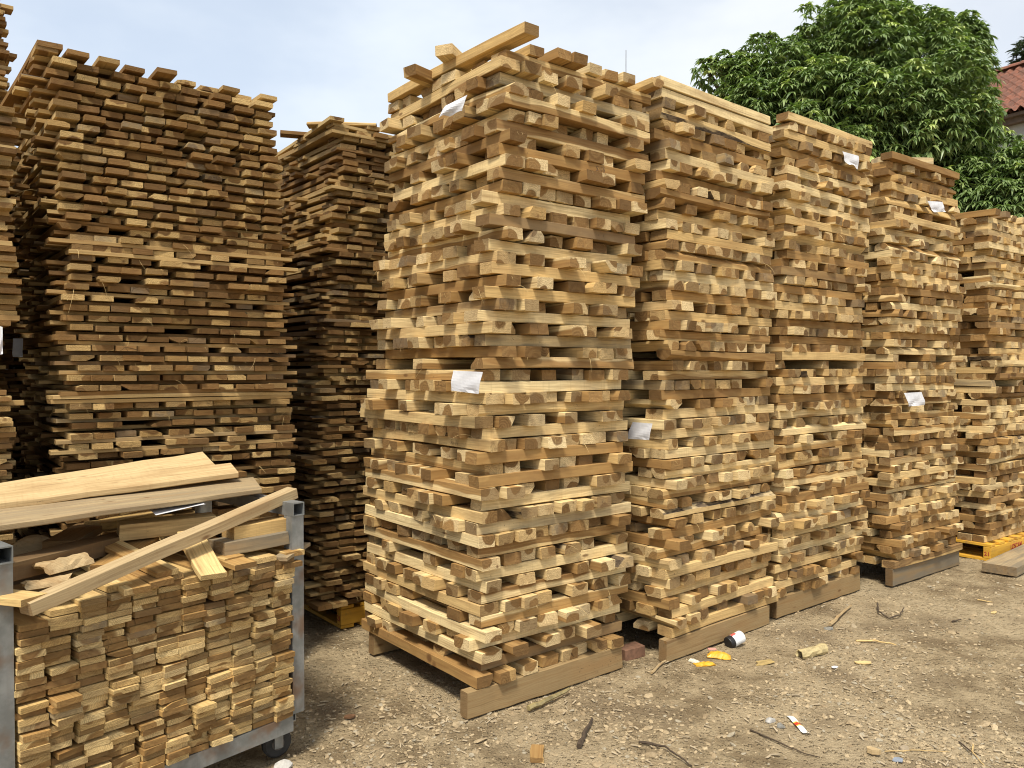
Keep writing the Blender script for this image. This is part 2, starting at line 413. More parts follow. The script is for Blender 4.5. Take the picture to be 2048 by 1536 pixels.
# base beams
GBM = 'beams under the timber stacks'
def beam(st, v, h, a0, a1, lab, w=.055, mats=BEAMW, grey=.4):
    z = h / 2
    return lay(st.at(a0, v, z), st.at(a1, v, z), None, w, h - .003, lab, name='base_beam', mats=mats, group=GBM, cat='beam', clean=False, wane=0, ns=14, heart=0, grey=grey)
beam(S1, .028, .125, -.05, .97, 'long brown beam standing on edge under the right face of the front stack')
beam(S1, .53, .124, .30, .98, 'beam under the middle of the front stack, dark in the opening')
beam(S1, 1.03, .124, .02, .98, 'pale end of the rear beam under the left corner of the front stack')
beam(S2, .025, .12, -.03, 1.0, 'brown beam behind the white can under the second stack')
beam(S2, 1.03, .12, .0, 1.0, 'rear beam in the shade under the second stack')
beam(S3, .028, .13, -.02, 1.05, 'brown beam standing on edge under the third stack')
beam(S4, .025, .13, .0, 1.08, 'grey weathered beam standing on edge under the fourth stack', grey=1.0)

# ================================================================== the plank stacks on the left
PP = .0232
L1 = Stack((-2.02, 3.62), 38.5)
zl = L1.unit('lower', .12, 60, PP, 1.13, 1.22, 4, 10, (.084, .104), first='v', leanx=.01, shift=(-.03, .02), style='plank', ns=4, tv=.0275, inset=(.035, .11), flush=.07, miss=.05, wane=.15, stag=.020, jit=.007, bow=.005, yawj=.4, double=(57, 58, 59))
zl1 = L1.unit('upper', zl, 66, PP, 1.14, 1.22, 4, 10, (.086, .100), first='v', leanx=-.085, wide_base=-.05, shift=(.0, .0), style='plank', ns=4, tv=.0275, inset=(.035, .11), flush=.07, miss=.02, wane=.15, stag=.014, jit=.005, bow=.003, yawj=.3)
L2 = Stack((-1.165, 4.74), 38.5)
zm = L2.unit('lower', .145, 60, PP, 1.15, 1.15, 4, 10, (.086, .102), first='u', leanx=-.01, style='plank', ns=3, tv=.0275, inset=(.03, .10), flush=.1, wane=.15, stag=.022, jit=.010)
zm2 = L2.unit('upper', zm, 66, PP, 1.15, 1.15, 4, 10, (.086, .100), first='v', leanx=.03, shift=(.05, .0), style='plank', ns=3, tv=.0275, inset=(.03, .10), flush=.1, wane=.15, stag=.022, jit=.008)
L0 = Stack((-2.165 - .874, 3.50 - .70), 38.5)
L0.unit('lower', .12, 60, PP, 1.10, 1.10, 6, 10, (.086, .102), first='v', leanx=-.05, shift=(.03, 0), style='plank', ns=3, wane=.1, stag=.025)
L0.unit('bearer', .12 + 60 * PP, 4, .07, .98, 1.0, 3, 3, (.08, .10), first='u', style='plank', ns=3, sparse=(0, 1, 2, 3))
L0.unit('upper', .12 + 60 * PP + .28, 41, PP, 1.12, 1.10, 6, 10, (.086, .102), first='v', style='plank', ns=3, wane=.1, stag=.02)
LB = Stack((-3.06, 4.75), 38.5)
LB.unit('lower', .12, 119, PP, 1.10, 1.0, 5, 9, (.086, .102), first='v', style='plank', ns=2, wane=0, stag=.03)
LL = Stack((-3.03 - .874, 4.78 - .70), 38.5)
LL.unit('lower', .12, 158, PP, 1.12, 1.10, 5, 9, (.086, .102), first='v', style='plank', ns=3, wane=.1, stag=.03, jit=.014)
def lift_top(st, z, sh, n, lab):
    pass

# ------------------------------------------------------------------ choose the 300 that show largest of each kind
def hidden_by_trolley(p):
    x, y, d = project(p['end']); return y > 930 and x < 600
nearB = [p for p in S1.ps]; nearB.sort(key=lambda p: -p['area'])
OWN = 283
ownB = nearB[:OWN]; restB = nearB[OWN:] + S2.ps + S3.ps + S4.ps + S5.ps + S6.ps
for p in ownB:
    where = 'layer up, lower half of front stack' if p['unit'] == 'lower' else 'layer up, upper half of front stack'; n = p['layer']
    side = 'near corner'
    o = piece_obj(p, 'timber_batten', BAT)
    tag(o, '%s batten, %s from its near corner, %s %s' % (look(p), ordinal(p['idx']), ordinal(n), where), 'batten', GB)
    p['ob'] = o
rest = merged_obj(restB, 'stacked_timber', BAT)
tag(rest, 'remaining short sawn battens laid crosswise, mostly the four stacks behind the front stack', 'timber', kind='stuff')
GP = 'thin planks stacked behind the trolley'
cand = [p for p in L1.ps if not hidden_by_trolley(p)]
topz = max(p['layer'] + (60 if p['unit'] == 'upper' else 0) for p in L1.ps)
# end rows counted from the top
cand = [p for p in cand if p['dir'] == 'v' or p['idx'] == 1]
cand.sort(key=lambda p: -p['area'])
ownP = cand[:298]; own_ids = {id(p) for p in ownP}
vl = sorted({p['layer'] + (60 if p['unit'] == 'upper' else 0) for p in L1.ps if p['dir'] == 'v'}, reverse=True)
def row_of(k): return vl.index(k) + 1
for p in ownP:
    k = p['layer'] + (60 if p['unit'] == 'upper' else 0)
    o = piece_obj(p, 'thin_plank', PLK)
    if p['dir'] == 'v':
        lab = '%s plank end, %s from near corner, %s row down, stack behind the trolley' % (look(p), ordinal(p['idx']), ordinal(row_of(k)))
    else:
        rr = [row_of(v) for v in vl if v > k]; n = (max(rr) if rr else 0)
        ddn = sum(1 for v in range(k + 1, topz + 1) if v not in vl and (max([row_of(x) for x in vl if x > v] or [0]) == n))
        lab = '%s %scrosswise plank under the %s row of ends, stack behind the trolley' % (look(p), ('', 'second ', 'third ', 'fourth ')[min(ddn, 3)], ordinal(max(n, 1)).replace('first', 'first'))
    tag(o, lab, 'plank', GP)
restP = [p for p in L1.ps if id(p) not in own_ids] + L2.ps + L0.ps + LB.ps + LL.ps
rp = merged_obj(restP, 'stacked_planking', PLK)
tag(rp, 'remaining thin sawn planks in the crosswise stacks on the left', 'planking', kind='stuff')
# loose planks on top of the left stacks
GT = 'loose planks on top of the plank stacks'
zt1 = zl1; sh1 = np.array([-.085 * 66 * PP, 0, 0])
for i, a in enumerate((.05, .17, .30, .42, .55, .67, .79, .88, .97, 1.08)):
    b0 = rng.normal(-.02, .03)
    lay(L1.at(a, b0, zt1 + .012) + sh1, L1.at(a + rng.normal(0, .02), b0 + 1.25, zt1 + .012) + sh1, None, .09, .022,
        'thin plank in the topmost row behind the trolley, %s from the left' % ordinal(i + 1), name='thin_plank', mats=PLK, style='plank', group=GT, cat='plank', ns=4)
lay(L1.at(.06, -.03, zt1 + .034) + sh1, L1.at(.0, 1.45, zt1 - .03) + sh1, None, .10, .024, 'long plank along the top left edge behind the trolley, jutting far back', name='thin_plank', mats=PLK, style='plank', group=GT, cat='plank', ns=4)
zt2 = zm2; sh2 = np.array([.03 * 66 * PP, 0, 0]) + L2.u * .05
for i, (a, b, aa, bb, dz) in enumerate(((-.1, .50, .35, .30, .03), (-.04, .22, .3, -.02, .03), (.02, -.05, .10, 1.0, .012), (.28, -.03, .30, 1.0, .012), (.52, -.02, .5, 1.0, .012), (.8, 0, .8, 1.0, .012))):
    lay(L2.at(a, b, zt2 + dz) + sh2, L2.at(aa, bb, zt2 + dz) + sh2, None, .09, .022, '%s, on the plank stack beside the front stack' %
        ('pale short plank lying askew', 'short plank crossing the corner', 'corner plank pointing forward', 'second forward plank from the corner', 'third forward plank from the corner', 'fourth forward plank from the corner')[i], name='thin_plank', mats=PLK, style='plank', group=GT, cat='plank', ns=4)

# ================================================================== steel trolley with slats
def steel_mat():
    m, nt, bs = new_mat('galvanised_steel')
    tc = nt.new('ShaderNodeTexCoord').outputs['Object']
    a = nt.noise(tc, 14, 4.0, .6); b = nt.noise(nt.vmul(tc, (60, 60, 3)), 1.0, 3.0); c = nt.noise(tc, 5, 4.0)
    col = nt.mix(nt.ramp(a, .35, .7), (.20, .21, .205), (.31, .32, .315))
    col = nt.mix(nt.ramp(b, .45, .8, 0, .5), col, (.22, .21, .20))
    col = nt.mix(nt.ramp(c, .52, .66, 0, .8), col, (.20, .12, .07))
    nt.link(col, bs.inputs['Base Color']); bs.inputs['Metallic'].default_value = .45; bs.inputs['Roughness'].default_value = .48
    nt.link(nt.bump(a, .15, .003), bs.inputs['Normal']); return m
def simple_mat(name, col, rough=.6, var=.25, scale=30, metallic=0.0, bumpd=.002):
    m, nt, bs = new_mat(name)
    tc = nt.new('ShaderNodeTexCoord').outputs['Object']
    a = nt.noise(tc, scale, 4.0, .6)
    c = nt.mix(nt.ramp(a, .3, .75), col, tuple(x * (1 - var) for x in col))
    nt.link(c, bs.inputs['Base Color']); bs.inputs['Roughness'].default_value = rough; bs.inputs['Metallic'].default_value = metallic
    nt.link(nt.bump(a, .3, bumpd), bs.inputs['Normal']); return m
STEEL = steel_mat(); RUBBER = simple_mat('dark_rubber', (.035, .033, .03), .85, .4); RIM = simple_mat('painted_wheel_hub', (.10, .085, .07), .7)
TA = np.array([-1.592, 2.475, 0]); TB = np.array([-.903, 3.30, 0])
uc = (TB - TA) / np.linalg.norm(TB - TA); vc = np.array([-uc[1], uc[0], 0]); TW = np.linalg.norm(TB - TA)
MC = np.stack([uc, vc, np.array([0, 0, 1])], 1); DEP = .72
tr = thing('steel_trolley', 'grey steel trolley on castors holding a pile of thin slats', 'trolley', TA)
def tr_pt(a, b, z): return uc * a + vc * b + np.array([0, 0, z])
def tube(a, b, w=.055, wall=.004, up=None):
    """open square tube from a to b"""
    a = np.array(a, float); b = np.array(b, float); o, M = frame(a, b - a, up if up is not None else ((0, 0, 1) if abs((b - a)[2]) < .5 * np.linalg.norm(b - a) else vc))
    L = np.linalg.norm(b - a); V = []; Fc = []
    for x in (0, L):
        for h in (w / 2, w / 2 - wall):
            for sy, sz in ((-1, -1), (1, -1), (1, 1), (-1, 1)): V.append(o + M @ np.array([x, sy * h, sz * h]))
    for k in range(4):
        n = (k + 1) % 4
        Fc += [(k, n, 8 + n, 8 + k), (4 + n, 4 + k, 12 + k, 12 + n), (n, k, 4 + k, 4 + n), (8 + k, 8 + n, 12 + n, 12 + k)]
    return V, Fc
for a in (0, TW):
    for b in (0, DEP):
        V, Fc = tube(tr_pt(a, b, .185), tr_pt(a, b, 1.0), .056); mesh_obj('post', V, Fc, STEEL, tr)
    V, Fc = tube(tr_pt(a, -.035, 1.028), tr_pt(a, DEP + .03, 1.028), .054); mesh_obj('top_rail', V, Fc, STEEL, tr)
    V, Fc = tube(tr_pt(a, .032, .155), tr_pt(a, DEP + .025, .155), .058); mesh_obj('base_rail', V, Fc, STEEL, tr)
for b in (-.002, DEP):
    V, Fc = tube(tr_pt(.03, b, .152), tr_pt(TW - .03, b, .152), .064); mesh_obj('base_rail', V, Fc, STEEL, tr)
V, Fc = box_parts([(tr_pt(TW * k / 4, DEP / 2, .155), (.05, DEP - .07, .05), MC) for k in (1, 2, 3)]); mesh_obj('cross_bar', V, Fc, STEEL, tr)
def disc(c, axis, r, h, n=28, r2=None):
    c = np.array(c, float); o, M = frame(c, axis); V = []; Fc = []
    rs = [(-h / 2, r * .86), (-h / 2 + h * .2, r), (h / 2 - h * .2, r), (h / 2, r * .86)] if r2 is None else [(-h / 2, r), (h / 2, r2)]
    for x, q in rs:
        for k in range(n):
            t = 2 * math.pi * k / n; V.append(o + M @ np.array([x, q * math.cos(t), q * math.sin(t)]))
    for j in range(len(rs) - 1):
        for k in range(n): Fc.append((j * n + k, j * n + (k + 1) % n, (j + 1) * n + (k + 1) % n, (j + 1) * n + k))
    Fc.append(tuple(range(n - 1, -1, -1))); Fc.append(tuple((len(rs) - 1) * n + k for k in range(n)))
    return V, Fc
for a in (.09, TW - .055):
    for b in (.05, DEP - .05):
        ax = vc * .9 + uc * .2
        V, Fc = disc(tr_pt(a, b, .058), ax, .06, .036); w_ = mesh_obj('wheel', V, Fc, RUBBER, tr, smooth=False)
        V, Fc = disc(tr_pt(a, b, .058), ax, .026, .042, r2=.026); mesh_obj('hub', V, Fc, RIM, w_)
        _, MX = frame((0, 0, 0), ax)
        fk = []
        for s_ in (-1, 1): fk.append((tr_pt(a, b, .085) + ax / np.linalg.norm(ax) * s_ * .027, (.005, .036, .085), MX))
        fk.append((tr_pt(a, b, .120), (.07, .05, .006), MX))
        V, Fc = box_parts(fk); mesh_obj('castor_fork', V, Fc, STEEL, tr)
# the slats: eleven columns
GS = 'thin laths piled on the trolley'
TS = .0218; NC = 11; cw = (TW - .068) / NC; nsl = 0
tiers = [4, 4, 4, 4, 4, 4, 5]
zt_ = .187
for ti, nr in enumerate(tiers):
    ws_ = rng.uniform(.88, 1.12, NC); ws_ *= (TW - .066) / ws_.sum(); xs_ = np.cumsum(ws_) - ws_ / 2 + .033
    ztop = zt_
    for c in range(NC):
        pro = rng.normal(0, .020); yaw = rng.normal(0, .7); z = zt_ + rng.uniform(0, .003); tilt = rng.normal(0, .018)
        rows = nr + (int(rng.integers(-1, 2)) if ti == len(tiers) - 1 else 0) - (2 if ti == len(tiers) - 1 and c < 2 else 0)
        for r_ in range(max(rows, 1)):
            t = TS * rng.uniform(.86, .95); w = ws_[c] * rng.uniform(.90, .99)
            p = piece(.76, w, t, ns=3, style='slat', wane=.08, bow=.002)
            b0 = -.028 - abs(pro) * .7 + rng.normal(0, .0055)
            o = TA + tr_pt(xs_[c] + rng.normal(0, .003), b0 + .38, z + t / 2)
            a = R(yaw + rng.normal(0, .3)); xd = vc * math.cos(a) + uc * math.sin(a)
            o, M = frame(o, xd, up=uc * tilt + np.array([0, 0, 1])); z += t + rng.uniform(.0008, .0024)
            place(p, o, M); ztop = max(ztop, z)
            e = o - xd * .38; px, py, _ = project(e)
            if py > 1560 or px < -40: continue
            ob = piece_obj(p, 'thin_lath', SLT); nsl += 1
            tag(ob, '%s lath, %s up in the %s bundle from near post, %s tier on the trolley' % (look(p), ordinal(r_ + 1), ordinal(c + 1), ordinal(ti + 1)), 'lath', GS)
    zt_ = ztop + .002
# fill the part of the load that is out of the frame
lowfill = []
for c in range(5):
    for r_ in range(14):
        p = piece(.74, cw * .96, TS * .98, ns=3, style='slat'); o = TA + tr_pt(.0375 + cw * (c + .5), .345 + .02, .187 + TS * (r_ + .5))
        px, py, _ = project(o - vc * .40)
        if py > 1560 or px < -40:
            o, M = frame(o, vc); lowfill.append(place(p, o, M))
if lowfill: tag(merged_obj(lowfill, 'lower_slat_load', SLT), 'pale thin slats in the lower left of the trolley load', 'slats', kind='stuff')

def quad_board(cs, t, name, label, cat, mats=OLD, ext0=0.0, group=None, grey=None, heart=0.0):
    """cs: far-left, far-right, near-right, near-left corners of the top face"""
    fl, fr, nr, nl = [np.array(c, float) for c in cs]
    if ext0: fl = fl + (fl - fr) * ext0; nl = nl + (nl - nr) * ext0
    ns = 9; V = []; LCs = []
    w = np.linalg.norm(fl - nl); L = np.linalg.norm(fr - fl); nrm = np.cross(nr - nl, fl - nl); nrm /= np.linalg.norm(nrm)
    for i in range(ns):
        s_ = i / (ns - 1); a = nl * (1 - s_) + nr * s_; b = fl * (1 - s_) + fr * s_
        wob = rng.normal(0, .0016, 3); e = (b - a) / np.linalg.norm(b - a)
        q = .0035
        pts = [a - nrm * (t - q), a - nrm * t + e * q, b - nrm * t - e * q, b - nrm * (t - q), b - nrm * q, b - e * q, a + e * q, a - nrm * q]
        for k, pnt in enumerate(pts):
            V.append(pnt + wob); LCs.append((s_ * L + 3.3 * len(label), (pnt - a).dot(e) - w * .4, (pnt - a).dot(nrm) - .05))
    fs, kinds = topology(ns); mi = [1 if k == 'end' else 0 for k, _ in kinds]
    o = mesh_obj(name, V, fs, mats, mi=mi, attrs={'lc': ('FLOAT_VECTOR', np.array(LCs)), 'rnd': ('FLOAT_COLOR', np.tile([heart, rng.random() * .5, rng.random(), .3 if grey is None else grey], (len(V), 1)))})
    return tag(o, label, cat, group)
GO = 'loose boards heaped on the trolley'
LONGB = [wood_mat('long_board_face', sapA=(.66, .50, .27), sapB=(.56, .40, .20), dirt=.9), OLD[1], BAT[2]]
quad_board([at_d(0, 965, 3.25), at_d(405, 903, 3.90), at_d(432, 931, 3.74), at_d(0, 990, 3.06)], .028, 'long_board', 'widest pale board leaning highest across the trolley top', 'board', LONGB, .35, GO, grey=.4)
quad_board([at_d(0, 986, 3.05), at_d(462, 925, 3.72), at_d(478, 944, 3.60), at_d(0, 1006, 2.89)], .026, 'long_board', 'pale board across the trolley just below the widest board', 'board', LONGB, .35, GO, grey=.35)
quad_board([at_z(0, 1014, 1.095), at_z(506, 953, 1.095), at_z(523, 976, 1.095), at_z(0, 1050, 1.095)], .022, 'long_board', 'greyish stained thick board across the trolley, lowest of the long three', 'board', OLD, .35, GO, grey=.75)
lay(at_d(50, 1217, 2.43), at_d(585, 985, 3.40), None, .066, .043, 'weathered batten lying diagonally from lower left up to the right trolley post', 'long_board', OLD, group=GO, cat='board', grey=.55, heart=0, wane=0)
lay(at_d(-30, 1150, 2.50), at_d(262, 1076, 3.22), None, .10, .06, 'dark brown rough beam behind the diagonal batten on the trolley', 'long_board', DARKW, group=GO, cat='board', grey=.5, heart=1.0, wane=.0)
lay(at_d(-60, 1200, 2.58), at_d(300, 1110, 3.30), None, .12, .05, 'dark beam in shadow beneath the rough brown beam on the trolley', 'long_board', DARKW, group=GO, cat='board', grey=.6, heart=1.0, wane=.0)
bd = uc * .96 + vc * -.28
lay(at_d(236, 1062, 3.12), at_d(236, 1062, 3.12) + bd * .3, .36, .11, .062, 'thick short block with a pale top lying behind the diagonal batten', 'offcut_block', BAT, group=GO, cat='block', heart=0, grey=.3, clean=True)
lay(at_d(456, 1064, 3.14), at_d(456, 1064, 3.14) + uc, .245, .10, .052, 'pale block with two brown knots, upper of two beside the right post', 'offcut_block', BAT, group=GO, cat='block', heart=.25, grey=0, clean=True)
lay(at_d(432, 1096, 3.08), at_d(432, 1096, 3.08) + uc, .29, .11, .052, 'grey weathered block, lower of two beside the right trolley post', 'offcut_block', OLD, group=GO, cat='block', heart=0, grey=1.0, clean=True)
# short loose boards on the slats
def short(px, py, d, ang, L, w, t, lab, tilt=0.0, mats=SLT, heart=0.0, grey=.2):
    a = at_d(px, py, d); q = R(ang); x = vc * math.cos(q) + uc * math.sin(q) + np.array([0, 0, tilt])
    lay(a, a + x, L, w, t, lab, 'short_board', mats, group='short loose boards on the slats', cat='board', style='slat', heart=heart, grey=grey, wane=0)
short(427, 1153, 2.86, 14, .34, .092, .02, 'clean pale board sloping towards the viewer below the two blocks', .33)
short(335, 1147, 2.84, -6, .4, .085, .02, 'brown board under the diagonal batten, topmost of three steps', .16, heart=.5)
short(326, 1166, 2.80, -4, .4, .088, .02, 'brown board under the diagonal batten, middle of three steps', .10, heart=1.0)
short(275, 1182, 2.72, 2, .42, .09, .02, 'pale board under the diagonal batten, lowest of three steps', .10, heart=.4)
short(205, 1138, 2.86, 52, .34, .09, .03, 'reddish brown board half hidden behind the diagonal batten', .10, heart=1.0, grey=0)
short(492, 1132, 2.98, 2, .36, .09, .02, 'brown board right of the clean sloping board, near one', .05, heart=1.0)
short(470, 1120, 3.04, -8, .36, .09, .02, 'brown board behind the clean sloping board', .10, heart=.6)
short(560, 1118, 3.18, 60, .22, .06, .015, 'grey splintered board pointing left at the right end of the load', .06, mats=OLD, grey=.9)
short(587, 1130, 3.22, 4, .4, .085, .02, 'thick brown board beside the right post on top of the slats', .0, heart=1.0)
short(590, 1108, 3.24, 2, .4, .085, .02, 'brown board topmost beside the right post above the slats', .0, heart=.5)
short(120, 1090, 2.98, 40, .4, .12, .03, 'dark board behind the rough brown beam', .0, mats=OLD, heart=1.0, grey=.5)
short(185, 1052, 3.28, 70, .34, .09, .03, 'pale board sticking out under the long boards, left of the thick block', .0, heart=0, grey=0)
short(70, 1200, 2.44, -20, .4, .09, .022, 'pale board beside the left post under the diagonal batten', .0)
# round slab of a log and a scrap of bark
V, Fc = disc(at_d(66, 1115, 2.98), np.array([.25, -.75, .4]), .085, .03, 26)
tag(mesh_obj('log_slice', V, Fc, OLD[0], attrs={'lc': ('FLOAT_VECTOR', np.array(V)), 'rnd': ('FLOAT_COLOR', np.tile([1, .5, .9, .8], (len(V), 1)))}), 'round dark log slice standing behind the rough brown beam', 'log slice')
def bark_scrap(c, ax, L, r, name, lab, arc=2.2, th=.008, mat=None):
    o, M = frame(c, ax); V = []; Fc = []; n = 9; m_ = 7
    for s_ in range(2):
        for i in range(m_):
            for k in range(n):
                t = -arc / 2 + arc * k / (n - 1); rr = r + (th if s_ == 0 else 0) + rng.normal(0, .002)
                V.append(o + M @ np.array([(i / (m_ - 1) - .5) * L + rng.normal(0, .004), rr * math.sin(t), rr * math.cos(t)]))
    N = n * m_
    for i in range(m_ - 1):
        for k in range(n - 1):
            a = i * n + k; Fc += [(a, a + n, a + n + 1, a + 1), (N + a, N + a + 1, N + a + n + 1, N + a + n)]
    for i in range(m_ - 1):
        for k, fl in ((0, 0), (n - 1, 1)):
            a = i * n + k; q = (a, N + a, N + a + n, a + n); Fc.append(q[::-1] if fl else q)
    for k in range(n - 1):
        for i, fl in ((0, 1), (m_ - 1, 0)):
            a = i * n + k; q = (a, N + a, N + a + 1, a + 1); Fc.append(q[::-1] if fl else q)
    return tag(mesh_obj(name, V, Fc, mat or BAT[2], attrs={'lc': ('FLOAT_VECTOR', np.array(V)), 'rnd': ('FLOAT_COLOR', np.tile([0, .5, .5, .4], (len(V), 1)))}), lab, 'bark')
bark_scrap(at_d(125, 1150, 2.70), uc * .9 + vc * .3, .17, .05, 'bark_scrap', 'curved pale bark scrap behind the diagonal batten', mat=OLD[0])
bark_scrap(at_d(95, 1180, 2.60), uc * .95 + vc * -.1, .13, .03, 'bark_scrap', 'small knobbly bark scrap in front of the larger curved scrap', mat=OLD[0])

# ================================================================== papers
def paper_mat():
    m, nt, bs = new_mat('white_paper')
    tc = nt.new('ShaderNodeTexCoord').outputs['Object']
    a = nt.noise(tc, 25, 3.0)
    nt.link(nt.mix(nt.ramp(a, .3, .7), (.72, .72, .74), (.62, .62, .65)), bs.inputs['Base Color']); bs.inputs['Roughness'].default_value = .7
    nt.link(nt.bump(a, .25, .004), bs.inputs['Normal']); return m
PAPER = paper_mat()
def sheet(corners, lab, curl=.012, name='paper_sheet', mat=None, seed=0, n=9, cat='paper', torn=False, group='paper labels tucked into the stacks'):
    """corners tl, tr, br, bl in space; a thin, slightly curled sheet"""
    tl, tr_, br, bl = [np.array(c, float) for c in corners]
    r2 = np.random.default_rng(seed); nrm = np.cross(tr_ - tl, bl - tl); nrm /= np.linalg.norm(nrm)
    if nrm[1] > 0: nrm = -nrm
    V = []; Fc = []
    ph = r2.uniform(0, 6, 3)
    for s_ in (0, 1):
        for i in range(n):
            for j in range(n):
                a, b = i / (n - 1), j / (n - 1)
                if torn and i == n - 1: a += .10 * math.sin(b * 9 + ph[0]) - .05
                p = (tl * (1 - b) + tr_ * b) * (1 - a) + (bl * (1 - b) + br * b) * a
                h = curl * (math.sin(a * 2.6 + ph[0] * .2) * a + .45 * math.sin(b * 5 + ph[1]) * a + .3 * math.sin((a + b) * 7 + ph[2]) * a)
                V.append(p + nrm * (abs(h) + .004 - s_ * .0007))
    N = n * n
    for i in range(n - 1):
        for j in range(n - 1):
            a = i * n + j; Fc += [(a, a + n, a + n + 1, a + 1), (N + a, N + a + 1, N + a + n + 1, N + a + n)]
    ring = [j for j in range(n)] + [i * n + n - 1 for i in range(1, n)] + [(n - 1) * n + j for j in range(n - 2, -1, -1)] + [i * n for i in range(n - 2, 0, -1)]
    for k in range(len(ring)):
        a, b = ring[k], ring[(k + 1) % len(ring)]; Fc.append((a, b, N + b, N + a))
    return tag(mesh_obj(name, V, Fc, mat or PAPER, smooth=False), lab, cat, group)
def on_plane(px, py, P, nrm):
    r = ray(px, py); o = np.array([0, 0, CAMZ]); P = np.array(P)
    return o + r * ((P - o).dot(nrm) / r.dot(nrm))
def on_face(st, side, off, px, py, extra=(0, 0, 0)):
    if side == 'right': return on_plane(px, py, st.at(0, -off, 0) + np.array(extra), st.v)
    return on_plane(px, py, st.at(-off, 0, 0) + np.array(extra), st.u)
def paper_on(st, side, off, pts, lab, **kw):
    return sheet([on_face(st, side, off, *q) for q in pts], lab, **kw)
paper_on(S1, 'left', .045, ((892, 212), (936, 190), (925, 226), (879, 238)), 'torn white paper hanging high on the left face of the front stack', torn=True, seed=1, curl=.02)
paper_on(S1, 'left', .075, ((908, 741), (967, 744), (960, 788), (906, 781)), 'white paper label at mid height on the left face of the front stack', seed=2, curl=.01)
paper_on(S2, 'left', .05, ((1266, 844), (1306, 847), (1300, 880), (1256, 877)), 'white paper in the gap between the front and second stacks', seed=3, curl=.01)
paper_on(S3, 'right', .06, ((1684, 303), (1716, 312), (1713, 338), (1688, 326)), 'small torn white paper near the top of the third stack', torn=True, seed=4, extra=(0, 0, 0)) if False else sheet([on_face(S3, 'right', .055, *q) for q in ((1684, 303), (1716, 312), (1714, 338), (1688, 326))], 'small torn white paper near the top of the third stack', torn=True, seed=4)
paper_on(S4, 'right', .055, ((1854, 402), (1884, 404), (1888, 424), (1864, 425)), 'small white paper near the top of the fourth stack', seed=5)
paper_on(S4, 'right', .055, ((1807, 786), (1842, 784), (1848, 810), (1815, 813)), 'white paper at mid height on the lower half of the fourth stack', seed=6)
paper_on(L0, 'right', .04, ((-10, 650), (5, 654), (5, 708), (-10, 712)), 'white paper at the left edge of the picture on the leftmost stack', seed=7)
sheet([at_d(27, 677, 4.35), at_d(47, 677, 4.35), at_d(47, 714, 4.35), at_d(27, 714, 4.35)], 'dim grey paper deep in the gap beside the leftmost stack', seed=8)
sheet([at_d(296, 1020, 3.12), at_d(398, 1006, 3.26), at_d(412, 1011, 3.16), at_d(312, 1033, 3.02)], 'white sheet lying under the long boards on the trolley', seed=9, curl=.004)

# ================================================================== pencil marks on two battens of the front stack
PENCIL = simple_mat('pencil_graphite', (.10, .06, .04), .7, .2)
def pencil(txt, px, py, side, size):
    st = S1; pt = on_face(st, side, .01, px, py)
    d = 'u' if side == 'right' else 'v'
    best = min([p for p in ownB if p['dir'] == d and p['idx'] == 1 and p['bark'] < 0], key=lambda p: abs(p['o'][2] - pt[2]) + (0 if p['w'] else 0))
    cu = bpy.data.curves.new('pencil_mark', 'FONT'); cu.body = txt; cu.size = size; cu.shear = .2; cu.extrude = .0003; cu.offset = -.0009; cu.align_x = 'CENTER'; cu.align_y = 'CENTER'
    tmp = bpy.data.objects.new('tmp', cu); COL.objects.link(tmp)
    dg = bpy.context.evaluated_depsgraph_get(); me = bpy.data.meshes.new_from_object(tmp.evaluated_get(dg)); bpy.data.objects.remove(tmp)
    me.name = 'pencil_mark'; me.materials.clear(); me.materials.append(PENCIL)
    o = bpy.data.objects.new('pencil_mark', me); COL.objects.link(o)
    # outer long face of the batten, in world space
    out = -st.v if side == 'right' else -st.u
    rt = st.u if side == 'right' else -st.v
    ax = best['M'][:, 0] if best['M'][:, 0].dot(rt) > 0 else -best['M'][:, 0]
    face = best['M'][:, 1] if best['M'][:, 1].dot(out) > 0 else -best['M'][:, 1]
    Vw = best['V'] @ best['M'].T + best['o']
    off = ((Vw - best['o']) @ face).max() + .0012
    s_ = np.clip((pt - best['o']).dot(ax), -best['L'] * .4, best['L'] * .4)
    c = best['o'] + ax * s_ + face * off
    up = np.cross(face, ax)
    M = Matrix([[ax[0], up[0], face[0], c[0]], [ax[1], up[1], face[1], c[1]], [ax[2], up[2], face[2], c[2]], [0, 0, 0, 1]])
    bpy.context.view_layer.update()
    o.parent = best['ob']; o.matrix_world = M
    bpy.context.view_layer.update()
    o.matrix_parent_inverse = best['ob'].matrix_world.inverted(); o.matrix_basis = M
pencil('Sal6', 1188, 352, 'right', .042)
pencil('Sa 11', 891, 893, 'left', .034)

